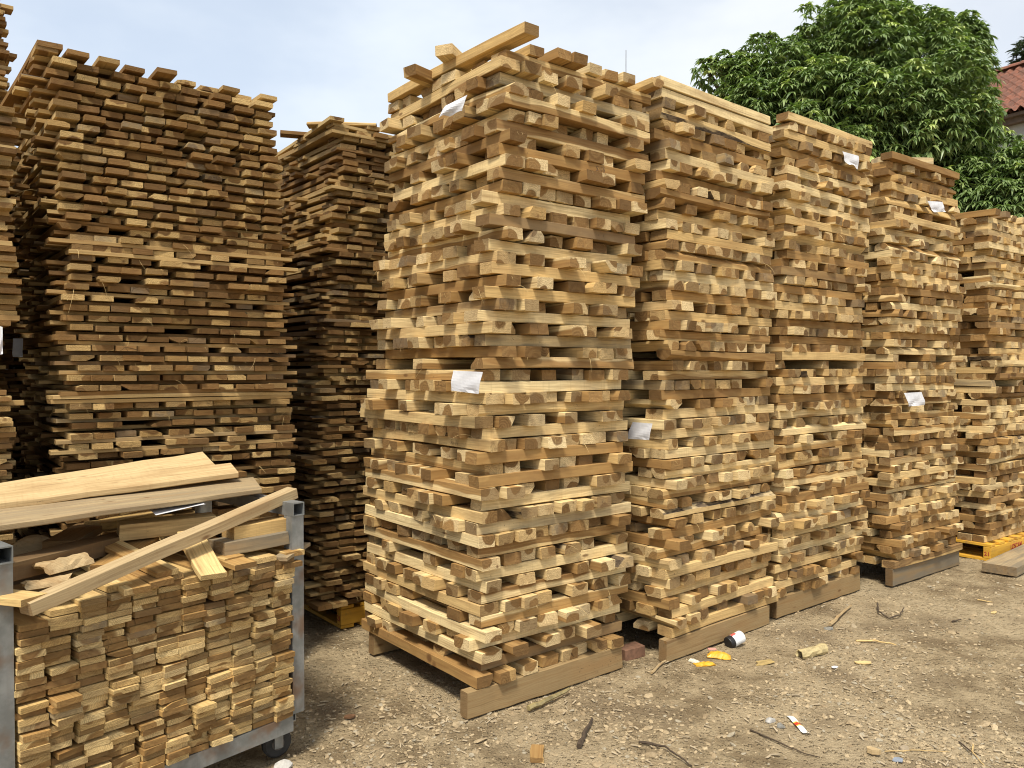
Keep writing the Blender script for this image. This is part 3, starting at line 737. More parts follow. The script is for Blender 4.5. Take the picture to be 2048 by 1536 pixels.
# ================================================================== yellow hire pallets
YEL = None
def yellow_mat():
    m, nt, bs = new_mat('yellow_pallet_paint')
    tc = nt.new('ShaderNodeTexCoord').outputs['Object']
    a = nt.noise(tc, 9, 5.0, .65); b = nt.noise(nt.vmul(tc, (3, 3, 40)), 1.0, 3.0)
    col = nt.mix(nt.ramp(b, .35, .7), (.72, .40, .04), (.56, .29, .03))
    col = nt.mix(nt.ramp(a, .50, .68, 0, .8), col, (.25, .15, .06))
    nt.link(col, bs.inputs['Base Color']); bs.inputs['Roughness'].default_value = .65
    nt.link(nt.bump(b, .3, .003), bs.inputs['Normal']); return m
YEL = yellow_mat(); RED = simple_mat('red_stencil', (.42, .035, .025), .7, .25)
def text_part(txt, parent, c, ax, face, size, mat, name='lettering', bold=.0, sx=1.0):
    cu = bpy.data.curves.new(name, 'FONT'); cu.body = txt; cu.size = size; cu.extrude = .0004; cu.offset = bold; cu.align_x = 'CENTER'; cu.align_y = 'CENTER'
    tmp = bpy.data.objects.new('tmp', cu); COL.objects.link(tmp)
    dg = bpy.context.evaluated_depsgraph_get(); me = bpy.data.meshes.new_from_object(tmp.evaluated_get(dg)); bpy.data.objects.remove(tmp)
    me.materials.clear(); me.materials.append(mat)
    up = np.cross(face, ax); M = Matrix([[ax[0] * sx, up[0], face[0], c[0]], [ax[1] * sx, up[1], face[1], c[1]], [ax[2] * sx, up[2], face[2], c[2]], [0, 0, 0, 1]])
    o = bpy.data.objects.new(name, me); COL.objects.link(o)
    bpy.context.view_layer.update()
    o.parent = parent; o.matrix_parent_inverse = parent.matrix_world.inverted(); o.matrix_basis = M
    return o
def pallet(st, a0, b0, Lu, Lv, lab, txt=True):
    root = thing('yellow_pallet', lab, 'pallet', st.at(a0, b0, 0), 'yellow painted pallets under the stacks')
    M3 = np.stack([st.u, st.v, np.array([0, 0, 1])], 1)
    P = lambda a, b, z: st.u * a + st.v * b + np.array([0, 0, z])
    for b in (.03, Lv / 2, Lv - .03):
        V, Fc = box_parts([(P(Lu / 2, b, .071), (Lu, .06, .096), M3)])
        s_ = bevel(mesh_obj('stringer', V, Fc, YEL, root))
        if b == .03 and txt:
            bpy.context.view_layer.update()
            text_part('LOSCAM', s_, st.at(a0, b0, 0) + P(.50, -.0015, .071), st.u, -st.v, .062, RED, bold=.0012, sx=.95)
        if b == .03:
            bpy.context.view_layer.update()
            text_part('21', s_, st.at(a0, b0, 0) + P(-.0015, .03, .06), -st.v, -st.u, .045, RED, 'stencil_number', bold=.001)
    for z in (.0115, .1325):
        k = 7
        for i in range(k):
            a = .045 + (Lu - .09) * i / (k - 1)
            V, Fc = box_parts([(P(a, Lv / 2, z), (.088 if i in (0, k - 1) else .11, Lv, .021), M3)])
            bevel(mesh_obj('deck_board', V, Fc, YEL, root), .002)
    return root
pallet(S5, -.02, -.01, 1.14, 1.1, 'yellow pallet with red lettering under the last stack on the right')
pallet(L2, .19, .06, .94, 1.05, 'yellow pallet in the shade under the plank stack behind the front stack', txt=False)

# ================================================================== ground
def ground_mat():
    m, nt, bs = new_mat('gravelly_dirt')
    tc = nt.new('ShaderNodeNewGeometry').outputs['Position']
    big = nt.noise(tc, .9, 4.0); mid = nt.noise(tc, 5, 5.0, .6); fine = nt.noise(tc, 55, 4.0, .7); fine2 = nt.noise(tc, 170, 3.0, .7)
    col = nt.mix(nt.ramp(mid, .32, .68), (.275, .20, .112), (.57, .445, .27))
    col = nt.mix(nt.ramp(big, .44, .62, 0, .85), col, (.60, .475, .295))
    col = nt.mix(nt.ramp(nt.noise(tc, 1.5, 4.0), .52, .66, 0, .75), col, (.29, .215, .13))
    vd = nt.voro(tc, 46); vc_ = nt.voro(tc, 46, 'Color'); 
    sepc = nt.new('ShaderNodeSeparateColor'); nt.link(vc_, sepc.inputs[0])
    st_m = nt.math('MULTIPLY', nt.ramp(vd, .30, .46, 1, 0), nt.ramp(sepc.outputs[0], .45, .5))
    stc = nt.mix(sepc.outputs[1], (.34, .255, .145), (.53, .41, .245))
    col = nt.mix(nt.math('MULTIPLY', st_m, .7), col, stc)
    col = nt.mix(nt.ramp(fine, .5, .8, 0, .65), col, (.12, .085, .05))
    col = nt.mix(nt.ramp(fine2, .58, .8, 0, .5), col, (.56, .46, .31))
    nt.link(col, bs.inputs['Base Color']); bs.inputs['Roughness'].default_value = .95; bs.inputs['Specular IOR Level'].default_value = .15
    h = nt.math('ADD', nt.math('MULTIPLY', st_m, 1.1), nt.math('ADD', nt.math('MULTIPLY', fine, 1.6), nt.math('MULTIPLY', fine2, .6)))
    nt.link(nt.bump(h, 1.0, .022), bs.inputs['Normal']); return m
from mathutils import noise as mnoise
def axis(a0, a1, step, far0, far1):
    fine = np.arange(a0, a1, step); out = [far0, far0 * .4, far0 * .15, a0 - 6, a0 - 2, a0 - .7, a0 - .3]; out2 = [a1 + .3, a1 + .8, a1 + 2, a1 + 6, far1 * .15, far1 * .4, far1]
    return np.array(out + list(fine) + out2)
gx = axis(-2.2, 6.0, .036, -260, 260); gy = axis(2.3, 9.0, .036, -120, 420)
gx.sort(); gy.sort()
X, Y = np.meshgrid(gx, gy)
def gz(x, y):
    return (mnoise.noise((x * 1.1, y * 1.1, 0)) * .010 + mnoise.noise((x * 4.3, y * 4.3, 3)) * .007 + mnoise.noise((x * 13, y * 13, 7)) * .0065 + mnoise.noise((x * 31, y * 31, 2)) * .004 - .008)
Z = np.array([gz(float(a), float(b)) if abs(a) < 12 and -4 < b < 14 else -.006 for a, b in zip(X.ravel(), Y.ravel())])
nx, ny = len(gx), len(gy)
idx = np.arange(nx * ny).reshape(ny, nx)
Fg = np.stack([idx[:-1, :-1], idx[:-1, 1:], idx[1:, 1:], idx[1:, :-1]], -1).reshape(-1, 4)
ground = mesh_obj('ground', np.stack([X.ravel(), Y.ravel(), Z], 1), Fg, ground_mat(), smooth=True)
tag(ground, 'dusty tan dirt yard strewn with gravel in front of the stacks', 'ground', kind='structure')

# gravel: nobody could count it
def stone_mat():
    m, nt, bs = new_mat('gravel_stone')
    rn = nt.new('ShaderNodeAttribute', attribute_name='rnd'); sep = nt.new('ShaderNodeSeparateColor'); nt.link(rn.outputs['Color'], sep.inputs[0])
    tc = nt.new('ShaderNodeNewGeometry').outputs['Position']
    a = nt.noise(tc, 120, 3.0, .6)
    col = nt.mix(sep.outputs[0], (.28, .205, .115), (.50, .39, .235))
    col = nt.mix(nt.ramp(sep.outputs[1], .80, .86), col, (.36, .31, .22))
    col = nt.mix(nt.ramp(a, .4, .75, 0, .5), col, (.16, .12, .075))
    nt.link(col, bs.inputs['Base Color']); bs.inputs['Roughness'].default_value = .9
    nt.link(nt.bump(a, .5, .004), bs.inputs['Normal']); return m
ICO_V = []; 
ph = (1 + 5 ** .5) / 2
for a in (-1, 1):
    for b in (-ph, ph): ICO_V += [(0, a, b), (a, b, 0), (b, 0, a)]
ICO_V = np.array(ICO_V, float); ICO_V /= np.linalg.norm(ICO_V[0])
import itertools
ICO_F = []
D = min(np.linalg.norm(ICO_V[0] - ICO_V[i]) for i in range(1, 12)) * 1.05
for i, j, k in itertools.combinations(range(12), 3):
    if all(np.linalg.norm(ICO_V[a] - ICO_V[b]) < D for a, b in ((i, j), (j, k), (i, k))):
        n_ = np.cross(ICO_V[j] - ICO_V[i], ICO_V[k] - ICO_V[i]); ICO_F.append((i, j, k) if n_.dot(ICO_V[i]) > 0 else (i, k, j))
ICO_F = np.array(ICO_F)
def stones(n, smin, smax, pick):
    P = np.array([pick() for _ in range(n)])
    s = smin * (smax / smin) ** (rng.random(n) ** 2.2)
    sc = np.stack([s * rng.uniform(.7, 1.5, n), s * rng.uniform(.6, 1.1, n), s * rng.uniform(.25, .6, n)], 1)
    V = ICO_V[None] * (1 + rng.normal(0, .2, (n, 12, 1))) * sc[:, None, :]
    a = rng.uniform(0, 6.28, n); c, s_ = np.cos(a), np.sin(a)
    tx = rng.normal(0, .2, n)
    V[:, :, 2] += V[:, :, 0] * tx[:, None]
    x = V[:, :, 0] * c[:, None] - V[:, :, 1] * s_[:, None]; y = V[:, :, 0] * s_[:, None] + V[:, :, 1] * c[:, None]
    z0 = np.array([gz(p[0], p[1]) for p in P]) + sc[:, 2] * .2
    V = np.stack([x + P[:, 0:1], y + P[:, 1:2], V[:, :, 2] + z0[:, None]], 2).reshape(-1, 3)
    Fs = (ICO_F[None] + (np.arange(n) * 12)[:, None, None]).reshape(-1, 3)
    r = np.repeat(rng.random((n, 4)), 12, 0)
    return V, Fs, r
def pick_near():
    while True:
        px = rng.uniform(560, 2080); py = 1100 + 460 * rng.random() ** .8
        p = at_z(px, py, 0)
        if p[1] < 10 and mnoise.noise((p[0] * 1.4, p[1] * 1.4, 5)) + rng.normal(0, .35) > -.12: return p[:2]
V1, F1, r1 = stones(14000, .0025, .013, pick_near)
V2, F2, r2_ = stones(320, .011, .028, pick_near)
tag(mesh_obj('gravel', np.concatenate([V1, V2]), np.concatenate([F1, F2 + len(V1)]), stone_mat(), attrs={'rnd': ('FLOAT_COLOR', np.concatenate([r1, r2_]))}), 'small tan and grey gravel scattered over the dirt', 'gravel', kind='stuff')
# wood chips and shreds
def chip_set(n):
    V = []; Fc = []; LC = []; RN = []
    for _ in range(n):
        p = pick_near(); a = rng.uniform(0, 6.28); L = rng.uniform(.008, .045); w = rng.uniform(.002, .012); z = gz(p[0], p[1]) + .006
        c, s_ = math.cos(a), math.sin(a); tl = rng.normal(0, .12); th = rng.uniform(.001, .003); b = len(V); rr = [0, rng.random(), rng.random(), rng.random()]
        for zz in (0, th):
            for sx_, sy_ in ((-1, -.7), (1, -1), (.8, 1), (-1, .8)):
                x, y = sx_ * L / 2, sy_ * w / 2
                V.append((p[0] + x * c - y * s_, p[1] + x * s_ + y * c, z + zz + tl * x)); LC.append((x + b, y, zz)); RN.append(rr)
        Fc += [(b, b + 3, b + 2, b + 1), (b + 4, b + 5, b + 6, b + 7)] + [(b + k, b + (k + 1) % 4, b + 4 + (k + 1) % 4, b + 4 + k) for k in range(4)]
    return V, Fc, LC, RN
V, Fc, LCc, RNc = chip_set(700)
tag(mesh_obj('wood_chips', V, Fc, simple_mat('pale_wood_chip', (.50, .40, .26), .9, .45, 9), attrs={'lc': ('FLOAT_VECTOR', np.array(LCc)), 'rnd': ('FLOAT_COLOR', np.array(RNc))}), 'tiny pale wood chips and shreds littering the dirt', 'chips', kind='stuff')
# loose fibres hanging from sawn edges
def strand(V, Fc, p, d, L, r, droop):
    n = 5; b = len(V); d = np.array(d, float); d /= np.linalg.norm(d); side = np.cross(d, (0, 0, 1)); side /= (np.linalg.norm(side) + 1e-6); cur = np.array(p, float)
    curl = rng.normal(0, .6)
    for i in range(n):
        up = np.cross(side, d); q = r * (1 - .7 * i / (n - 1))
        for k in range(3):
            t = 2.094 * k; V.append(cur + side * q * math.cos(t) + up * q * math.sin(t))
        d = d + np.array([0, 0, -droop]) + side * curl * .3; d /= np.linalg.norm(d); cur = cur + d * L / (n - 1)
    for i in range(n - 1):
        for k in range(3): Fc.append((b + i * 3 + k, b + i * 3 + (k + 1) % 3, b + (i + 1) * 3 + (k + 1) % 3, b + (i + 1) * 3 + k))
V = []; Fc = []
for st, n in ((S1, 260), (L1, 240), (S2, 90), (S3, 60), (S4, 40), (L2, 60)):
    for _ in range(n):
        p = st.ps[int(rng.integers(len(st.ps)))]
        A = st.u if p['dir'] == 'u' else st.v; out = -A
        q = p['end'] + (st.v if p['dir'] == 'u' else st.u) * rng.uniform(-.04, .04) + np.array([0, 0, rng.choice([-1, 1]) * p['t'] * .45])
        big = rng.random() < .12
        strand(V, Fc, q - out * .004, out + rng.normal(0, .7, 3), rng.uniform(.05, .12) if big else rng.uniform(.01, .035), .0010 if big else .0007, .35)
tag(mesh_obj('wood_fibres', V, Fc, SLT[0], attrs={'lc': ('FLOAT_VECTOR', np.array(V)), 'rnd': ('FLOAT_COLOR', np.tile([0, .2, .5, .2], (len(V), 1)))}), 'fine pale wood fibres fraying from the sawn ends', 'fibres', kind='stuff')

# ================================================================== litter on the ground
def G(px, py, z=0.0):
    p = at_z(px, py, z); return p
def on_ground(px, py, h):
    p = at_z(px, py, 0); return np.array([p[0], p[1], gz(p[0], p[1]) + h])
def twig(pts, r, lab, mat, name='twig', cat='twig'):
    P = [on_ground(x, y, r + .004 + h) for x, y, h in pts]; V = []; Fc = []
    # subdivide
    Q = []
    for a, b in zip(P[:-1], P[1:]):
        for k in range(4): Q.append(a + (b - a) * k / 4 + rng.normal(0, min(r * .35, .0018), 3) * (1 if k else 0))
    Q.append(P[-1]); n = 6
    for i, q in enumerate(Q):
        d = Q[min(i + 1, len(Q) - 1)] - Q[max(i - 1, 0)]; _, M = frame(q, d); rr = r * (1 - .55 * i / len(Q)) * (1 + rng.normal(0, .08))
        for k in range(n):
            t = 6.283 * k / n; V.append(q + M @ np.array([0, rr * math.cos(t), rr * math.sin(t)]))
    for i in range(len(Q) - 1):
        for k in range(n): Fc.append((i * n + k, i * n + (k + 1) % n, (i + 1) * n + (k + 1) % n, (i + 1) * n + k))
    Fc.append(tuple(range(n - 1, -1, -1))); Fc.append(tuple((len(Q) - 1) * n + k for k in range(n)))
    m = len(V)
    return tag(mesh_obj(name, V, Fc, mat, attrs={'lc': ('FLOAT_VECTOR', np.array(V)), 'rnd': ('FLOAT_COLOR', np.tile([0, .5, .5, .6], (m, 1)))}), lab, cat, 'twigs lying on the dirt')
DKTWIG = simple_mat('dark_twig', (.085, .058, .035), .9, .5, 60)
twig(((1278, 1486, 0), (1330, 1500, .01), (1352, 1516, .008), (1384, 1532, 0)), .0055, 'dark slender twig at the bottom of the picture, right of the wood offcut', DKTWIG)
twig(((1158, 1494, 0), (1172, 1464, .004), (1184, 1440, 0)), .012, 'thick dark split stick in front of the front stack', DKTWIG)
twig(((1755, 1214, .02), (1757, 1228, .012), (1778, 1238, .002), (1800, 1234, .008), (1808, 1224, .02)), .006, 'dark twig curved like a hook near the fourth stack', DKTWIG)
twig(((1712, 1284, .002), (1750, 1284, .008), (1792, 1291, .002)), .007, 'pale peeled stick lying right of the split wood', SLT[0])
twig(((1660, 1252, 0), (1680, 1236, .01), (1702, 1216, .006)), .012, 'greyish straight stick in front of the third stack', OLD[0])
twig(((1303, 1348, 0), (1322, 1332, .003), (1338, 1322, .006)), .008, 'short greyish stick beside the second stack beam', OLD[0])
twig(((1918, 1482, 0), (1940, 1500, .006), (1962, 1510, 0)), .004, 'thin brown twig at the lower right, forked pair left', DKTWIG)
twig(((1946, 1488, .004), (1944, 1504, .012), (1968, 1528, 0)), .004, 'thin pale bent stalk at the lower right beside a brown twig', SLT[0])
twig(((1500, 1462, 0), (1560, 1486, .003), (1600, 1500, .002), (1640, 1512, 0)), .004, 'long thin brown root on the dirt below the sachet', DKTWIG)
twig(((1770, 1500, 0), (1840, 1499, .002), (1900, 1501, 0)), .0025, 'long thin straw lying flat near the bottom right', SLT[0])
twig(((1904, 1243, 0), (1922, 1240, .003)), .006, 'tiny dark stick on the open dirt at the right', DKTWIG)
twig(((1955, 1200, 0), (1985, 1205, .004)), .005, 'tiny pale stick on the open dirt near the yellow pallet', SLT[0])
lay(on_ground(1074, 1524, .012), on_ground(1076, 1498, .012), None, .055, .02, 'small reddish wood offcut at the bottom of the picture', 'wood_offcut', BAT, cat='offcut', heart=.3, grey=0, clean=True)
# plank on the ground at the right
lay(on_ground(1998, 1150, .05), on_ground(2150, 1072, .045), None, .24, .07, 'wide grey plank on the ground before the yellow pallet', 'ground_plank', OLD, cat='plank', grey=.9, heart=0, clean=True)
lay(on_ground(1240, 1318, .03), on_ground(1280, 1306, .03), None, .085, .062, 'small red brown brick between the first two stacks', 'clay_brick', [simple_mat('brick_clay', (.24, .125, .075), .95, .4, 40), simple_mat('brick_end', (.21, .105, .06), .95, .4, 40), BAT[2]], cat='brick', clean=True)
# split pieces of wood bundle: one split billet
def billet(p0, p1, lab, pale=True):
    a = on_ground(*p0, .018); b = on_ground(*p1, .022)
    ob, p = lay(a, b, None, .05, .035, lab, 'split_billet', SLT, cat='wood', heart=0 if pale else .3, grey=0, wane=1.0)
_p0, _p1 = on_ground(1592, 1316, .02), on_ground(1656, 1300, .02)
_b = bark_scrap((_p0 + _p1) / 2, _p1 - _p0, .20, .022, 'split_cane', 'pale split cane stump lying on the dirt by itself', arc=4.6, th=.006, mat=simple_mat('dry_cane', (.55, .44, .22), .7, .45, 30)); _b['category'] = 'cane'
for _v in _b.data.vertices:
    _q = (_v.co - Vector((_p0 + _p1) / 2)).dot(Vector(_p1 - _p0).normalized()) / .10
    _v.co.z = (_v.co.z - .02) * (1 + .25 * max(0, _q)) + .021
twig(((1057, 1422, .004), (1100, 1403, .008), (1138, 1386, .014)), .014, 'greenish bamboo stalk lying along the beam of the front stack', simple_mat('bamboo', (.34, .27, .12), .5, .6, 22), 'bamboo_stalk', 'bamboo')
# can
can = thing('paint_can', 'white can with red label lying against the second stack beam', 'can', on_ground(1471, 1289, 0))
ca = np.array([.80, .42, .22]); ca /= np.linalg.norm(ca)
WHITE = simple_mat('white_can', (.75, .78, .80), .35, .1); BLK = simple_mat('black_can_mouth', (.012, .012, .014), .5, .3); REDL = simple_mat('red_label', (.60, .12, .10), .5, .2)
def cyl(c, ax, r, L, n=24, cap=True):
    return disc(c, ax, r, L, n, r2=r)
V, Fc = cyl(ca * .010 + np.array([0, 0, .039]), ca, .036, .075); bevel(mesh_obj('can_body', V, Fc, WHITE, can), .004)
V, Fc = cyl(-ca * .044 + np.array([0, 0, .039]), ca, .0365, .034); bevel(mesh_obj('black_lid', V, Fc, BLK, can), .006)
V = []; Fc = []; o_, M_ = frame(-ca * .012 + np.array([0, 0, .039]), ca)
for i in range(2):
    for k in range(11):
        t = R(-20) + R(125) * k / 10; V.append(o_ + M_ @ np.array([(i - .5) * .034 + .003 * math.sin(k), .0368 * math.cos(t), .0368 * math.sin(t)]))
for k in range(10): Fc.append((k, k + 1, 11 + k + 1, 11 + k))
mesh_obj('red_label', V, Fc, REDL, can)
# wrappers
YW = simple_mat('yellow_wrapper', (.78, .42, .03), .4, .35, 40); WW = simple_mat('white_wrapper', (.72, .66, .52), .5, .25, 40); PK = simple_mat('pink_wrapper', (.68, .34, .28), .5, .3, 40)
def wrapper(px, py, w, h, ang, lab, mat, ht=.02, name='food_wrapper'):
    c = on_ground(px, py, .003); a = R(ang); ux = np.array([math.cos(a), math.sin(a), 0]); uy = np.array([-math.sin(a), math.cos(a), 0]); n = 8; m_ = 6
    V = []; Fc = []
    for s_ in (0, 1):
        for i in range(n):
            for j in range(m_):
                x, y = i / (n - 1) - .5, j / (m_ - 1) - .5
                hh = ht * math.cos(x * math.pi) ** .5 * math.cos(y * math.pi) ** .5 if s_ == 0 and abs(x) < .5 and abs(y) < .5 else 0
                V.append(c + ux * (x * w + rng.normal(0, w * .02)) + uy * (y * h * (1 - .25 * abs(x)) + rng.normal(0, h * .03)) + np.array([0, 0, (hh + abs(rng.normal(0, .003)) + .002) if s_ == 0 else 0]))
    N = n * m_
    for i in range(n - 1):
        for j in range(m_ - 1):
            q = i * m_ + j; Fc += [(q, q + m_, q + m_ + 1, q + 1), (N + q, N + q + 1, N + q + m_ + 1, N + q + m_)]
    ring = [j for j in range(m_)] + [i * m_ + m_ - 1 for i in range(1, n)] + [(n - 1) * m_ + j for j in range(m_ - 2, -1, -1)] + [i * m_ for i in range(n - 2, 0, -1)]
    for k in range(len(ring)): Fc.append((ring[k], ring[(k + 1) % len(ring)], N + ring[(k + 1) % len(ring)], N + ring[k]))
    o = mesh_obj(name, V, Fc, mat); return tag(o, lab, 'wrapper')
w1 = wrapper(1438, 1312, .125, .07, -18, 'crumpled yellow wrapper with a pink corner, right of the torn one', YW, .028)
V, Fc = box_parts([((0, 0, 0), (.045, .03, .004), None)]); 
pk = mesh_obj('pink_corner', [np.array(v) + on_ground(1424, 1306, .030) for v in V], Fc, PK); bpy.context.view_layer.update(); pk.parent = w1
w2 = wrapper(1409, 1326, .11, .05, 8, 'torn yellow and white wrapper beside the second stack', YW, .012)
pk2 = wrapper(1388, 1322, .06, .03, -40, '', WW, .012, 'white_scrap'); 
for k in ('label', 'category'):
    if k in pk2: del pk2[k]
pk2.parent = w2
SACH = None
def sachet():
    m, nt, bs = new_mat('printed_sachet')
    tc = nt.new('ShaderNodeTexCoord').outputs['Generated']; x = nt.new('ShaderNodeSeparateXYZ'); nt.link(tc, x.inputs[0])
    u_ = x.outputs[0]
    col = nt.mix(nt.ramp(u_, .38, .42), (.82, .82, .74), (.80, .60, .08)); col = nt.mix(nt.ramp(u_, .62, .66), col, (.80, .80, .74))
    blob = nt.ramp(nt.math('ABSOLUTE', nt.math('SUBTRACT', u_, .52)), .06, .09, 1, 0)
    col = nt.mix(blob, col, (.55, .06, .03)); nt.link(col, bs.inputs['Base Color']); bs.inputs['Roughness'].default_value = .4; return m
a_, b_ = on_ground(1579, 1428, .004), on_ground(1612, 1463, .004)
dx = (b_ - a_); Ls = np.linalg.norm(dx); dx /= Ls; dy = np.cross((0, 0, 1), dx)
V = []; Fc = []
for s_ in (0, 1):
    for i in range(9):
        for j in (-1, 0, 1): V.append(((i / 8 - .5) * Ls, j * .014, (.006 * (1 - abs(j)) * math.sin(math.pi * i / 8) + .001 + .004 * abs(math.sin(i * .9))) if s_ == 0 else .004 * abs(math.sin(i * .9))))
for i in range(8):
    for j in range(2):
        q = i * 3 + j; Fc += [(q, q + 3, q + 4, q + 1), (27 + q, 27 + q + 1, 27 + q + 4, 27 + q + 3)]
    for j in (0, 2): Fc.append((i * 3 + j, 27 + i * 3 + j, 27 + i * 3 + 3 + j, i * 3 + 3 + j))
Fc += [(0, 1, 28, 27), (1, 2, 29, 28), (24, 25, 52, 51), (25, 26, 53, 52)]
so = mesh_obj('sachet', V, Fc, sachet(), matrix=mat4((a_ + b_) / 2, np.stack([dx, dy, np.array([0, 0, 1])], 1))); tag(so, 'narrow white and yellow sachet with a red print on the open dirt', 'sachet')
def flat_scrap(px, py, w, h, ang, lab, mat, name, cat, hz=.012):
    c = on_ground(px, py, .008); a = R(ang); n = 9; V = []; r3 = np.random.default_rng(int(px))
    for s_ in (0, 1):
        for k in range(n):
            t = 6.283 * k / n; rr = 1 + r3.normal(0, .18) if s_ == 0 else 1
            x = w / 2 * math.cos(t) * rr; y = h / 2 * math.sin(t) * rr
            if s_ == 1: x, y = V[k][3], V[k][4]
            V.append((c[0] + x * math.cos(a) - y * math.sin(a), c[1] + x * math.sin(a) + y * math.cos(a), c[2] + (hz * (1 if s_ == 0 else 0)) + x * .06, x, y))
    V = [v[:3] for v in V]
    Fc = [tuple(range(n)), tuple(range(2 * n - 1, n - 1, -1))] + [(k, n + k, n + (k + 1) % n, (k + 1) % n) for k in range(n)]
    m = len(V)
    return tag(mesh_obj(name, V, Fc, mat, attrs={'lc': ('FLOAT_VECTOR', np.array(V)), 'rnd': ('FLOAT_COLOR', np.tile([0, .1, .5, .1], (m, 1)))}), lab, cat)
def rock(px, py, w, ang, lab, mat, name, flat=.6):
    c = on_ground(px, py, 0); r3 = np.random.default_rng(int(px * 3 + py)); a = R(ang)
    E = {}; V = [v * (1 + r3.normal(0, .16)) for v in ICO_V]; Fc = []
    def mid(i, j):
        k = (min(i, j), max(i, j))
        if k not in E:
            m_ = (np.array(V[i]) + np.array(V[j])) / 2; V.append(m_ * (1.10 + r3.normal(0, .07))); E[k] = len(V) - 1
        return E[k]
    for i, j, k in ICO_F.tolist():
        x, y, z = mid(i, j), mid(j, k), mid(k, i); Fc += [(i, x, z), (x, j, y), (z, y, k), (x, y, z)]
    V = np.array(V) * np.array([w / 2, w * .38, w * .5 * flat]); V[:, 2] = np.maximum(V[:, 2], -w * .12)
    V = np.stack([V[:, 0] * math.cos(a) - V[:, 1] * math.sin(a) + c[0], V[:, 0] * math.sin(a) + V[:, 1] * math.cos(a) + c[1], V[:, 2] + c[2] + w * .10], 1)
    return tag(mesh_obj(name, V, Fc, mat), lab, 'stone')
PST = simple_mat('pale_stone', (.52, .50, .46), .9, .35, 40); GST = simple_mat('grey_stone', (.25, .24, .21), .9, .4, 40)
flat_scrap(1726, 1326, .085, .04, -20, 'pale wood chip lying flat on the dirt at centre right', SLT[0], 'wood_chip', 'chip', .006)
rock(1540, 1440, .052, 10, 'whitish stone left of the narrow sachet', PST, 'pale_stone')
rock(1562, 1449, .042, -10, 'small grey stone touching the whitish stone', GST, 'grey_stone')
rock(1656, 1256, .06, 0, 'grey stone at the lower end of the straight stick', GST, 'grey_stone')
flat_scrap(1795, 1518, .045, .035, 20, 'bluish grey metal scrap at the bottom right', simple_mat('blue_grey_metal', (.26, .30, .36), .35, .2), 'metal_scrap', 'scrap', .003)
flat_scrap(1745, 1505, .06, .03, -50, 'grey bark chip standing near the metal scrap', OLD[0], 'bark_chip', 'chip', .02)
flat_scrap(1530, 1325, .12, .06, 20, 'dusty flattened wrapper with a yellow patch on the dirt', simple_mat('dusty_wrapper', (.50, .36, .14), .8, .45, 18), 'flat_wrapper', 'wrapper', .004)
flat_scrap(700, 1434, .05, .03, 10, 'rust brown scrap left of the front stack beam', simple_mat('rusty_scrap', (.22, .11, .05), .9, .4), 'rusty_scrap', 'scrap', .008)
flat_scrap(1668, 1335, .04, .03, 30, 'tiny white paper scrap below the split billet', PAPER, 'paper_scrap', 'paper', .002)
rock(1808, 1492, .05, 10, 'rounded tan stone near the bottom right', simple_mat('tan_stone', (.34, .27, .18), .9, .3, 40), 'tan_stone')
flat_scrap(1988, 1225, .05, .025, 30, 'pale splinter chip on the open dirt at the right', SLT[0], 'wood_chip', 'chip', .006)
rock(566, 1534, .075, 0, 'whitish stone half cut off at the bottom below the castor', PST, 'pale_stone')

# ================================================================== trees
def leaf_mat(name, dark, light, young):
    m, nt, bs = new_mat(name)
    rn = nt.new('ShaderNodeAttribute', attribute_name='rnd'); sep = nt.new('ShaderNodeSeparateColor'); nt.link(rn.outputs['Color'], sep.inputs[0])
    col = nt.mix(sep.outputs[0], dark, light); col = nt.mix(sep.outputs[1], col, young)
    nt.link(col, bs.inputs['Base Color']); bs.inputs['Roughness'].default_value = .40; bs.inputs['Specular IOR Level'].default_value = .6
    tl = nt.new('ShaderNodeBsdfTranslucent'); nt.link(nt.mix(1.0, col, (1.0, 1.25, .5), 'MULTIPLY'), tl.inputs['Color'])
    mx = nt.new('ShaderNodeMixShader'); mx.inputs[0].default_value = .22
    out = m.node_tree.nodes['Material Output']
    nt.link(bs.outputs[0], mx.inputs[1]); nt.link(tl.outputs[0], mx.inputs[2]); nt.link(mx.outputs[0], out.inputs['Surface']); return m
LEAF = leaf_mat('leaf', (.10, .16, .048), (.28, .36, .13), (.50, .57, .20))
TRUNK = simple_mat('tree_bark', (.13, .10, .07), .95, .5, 18)
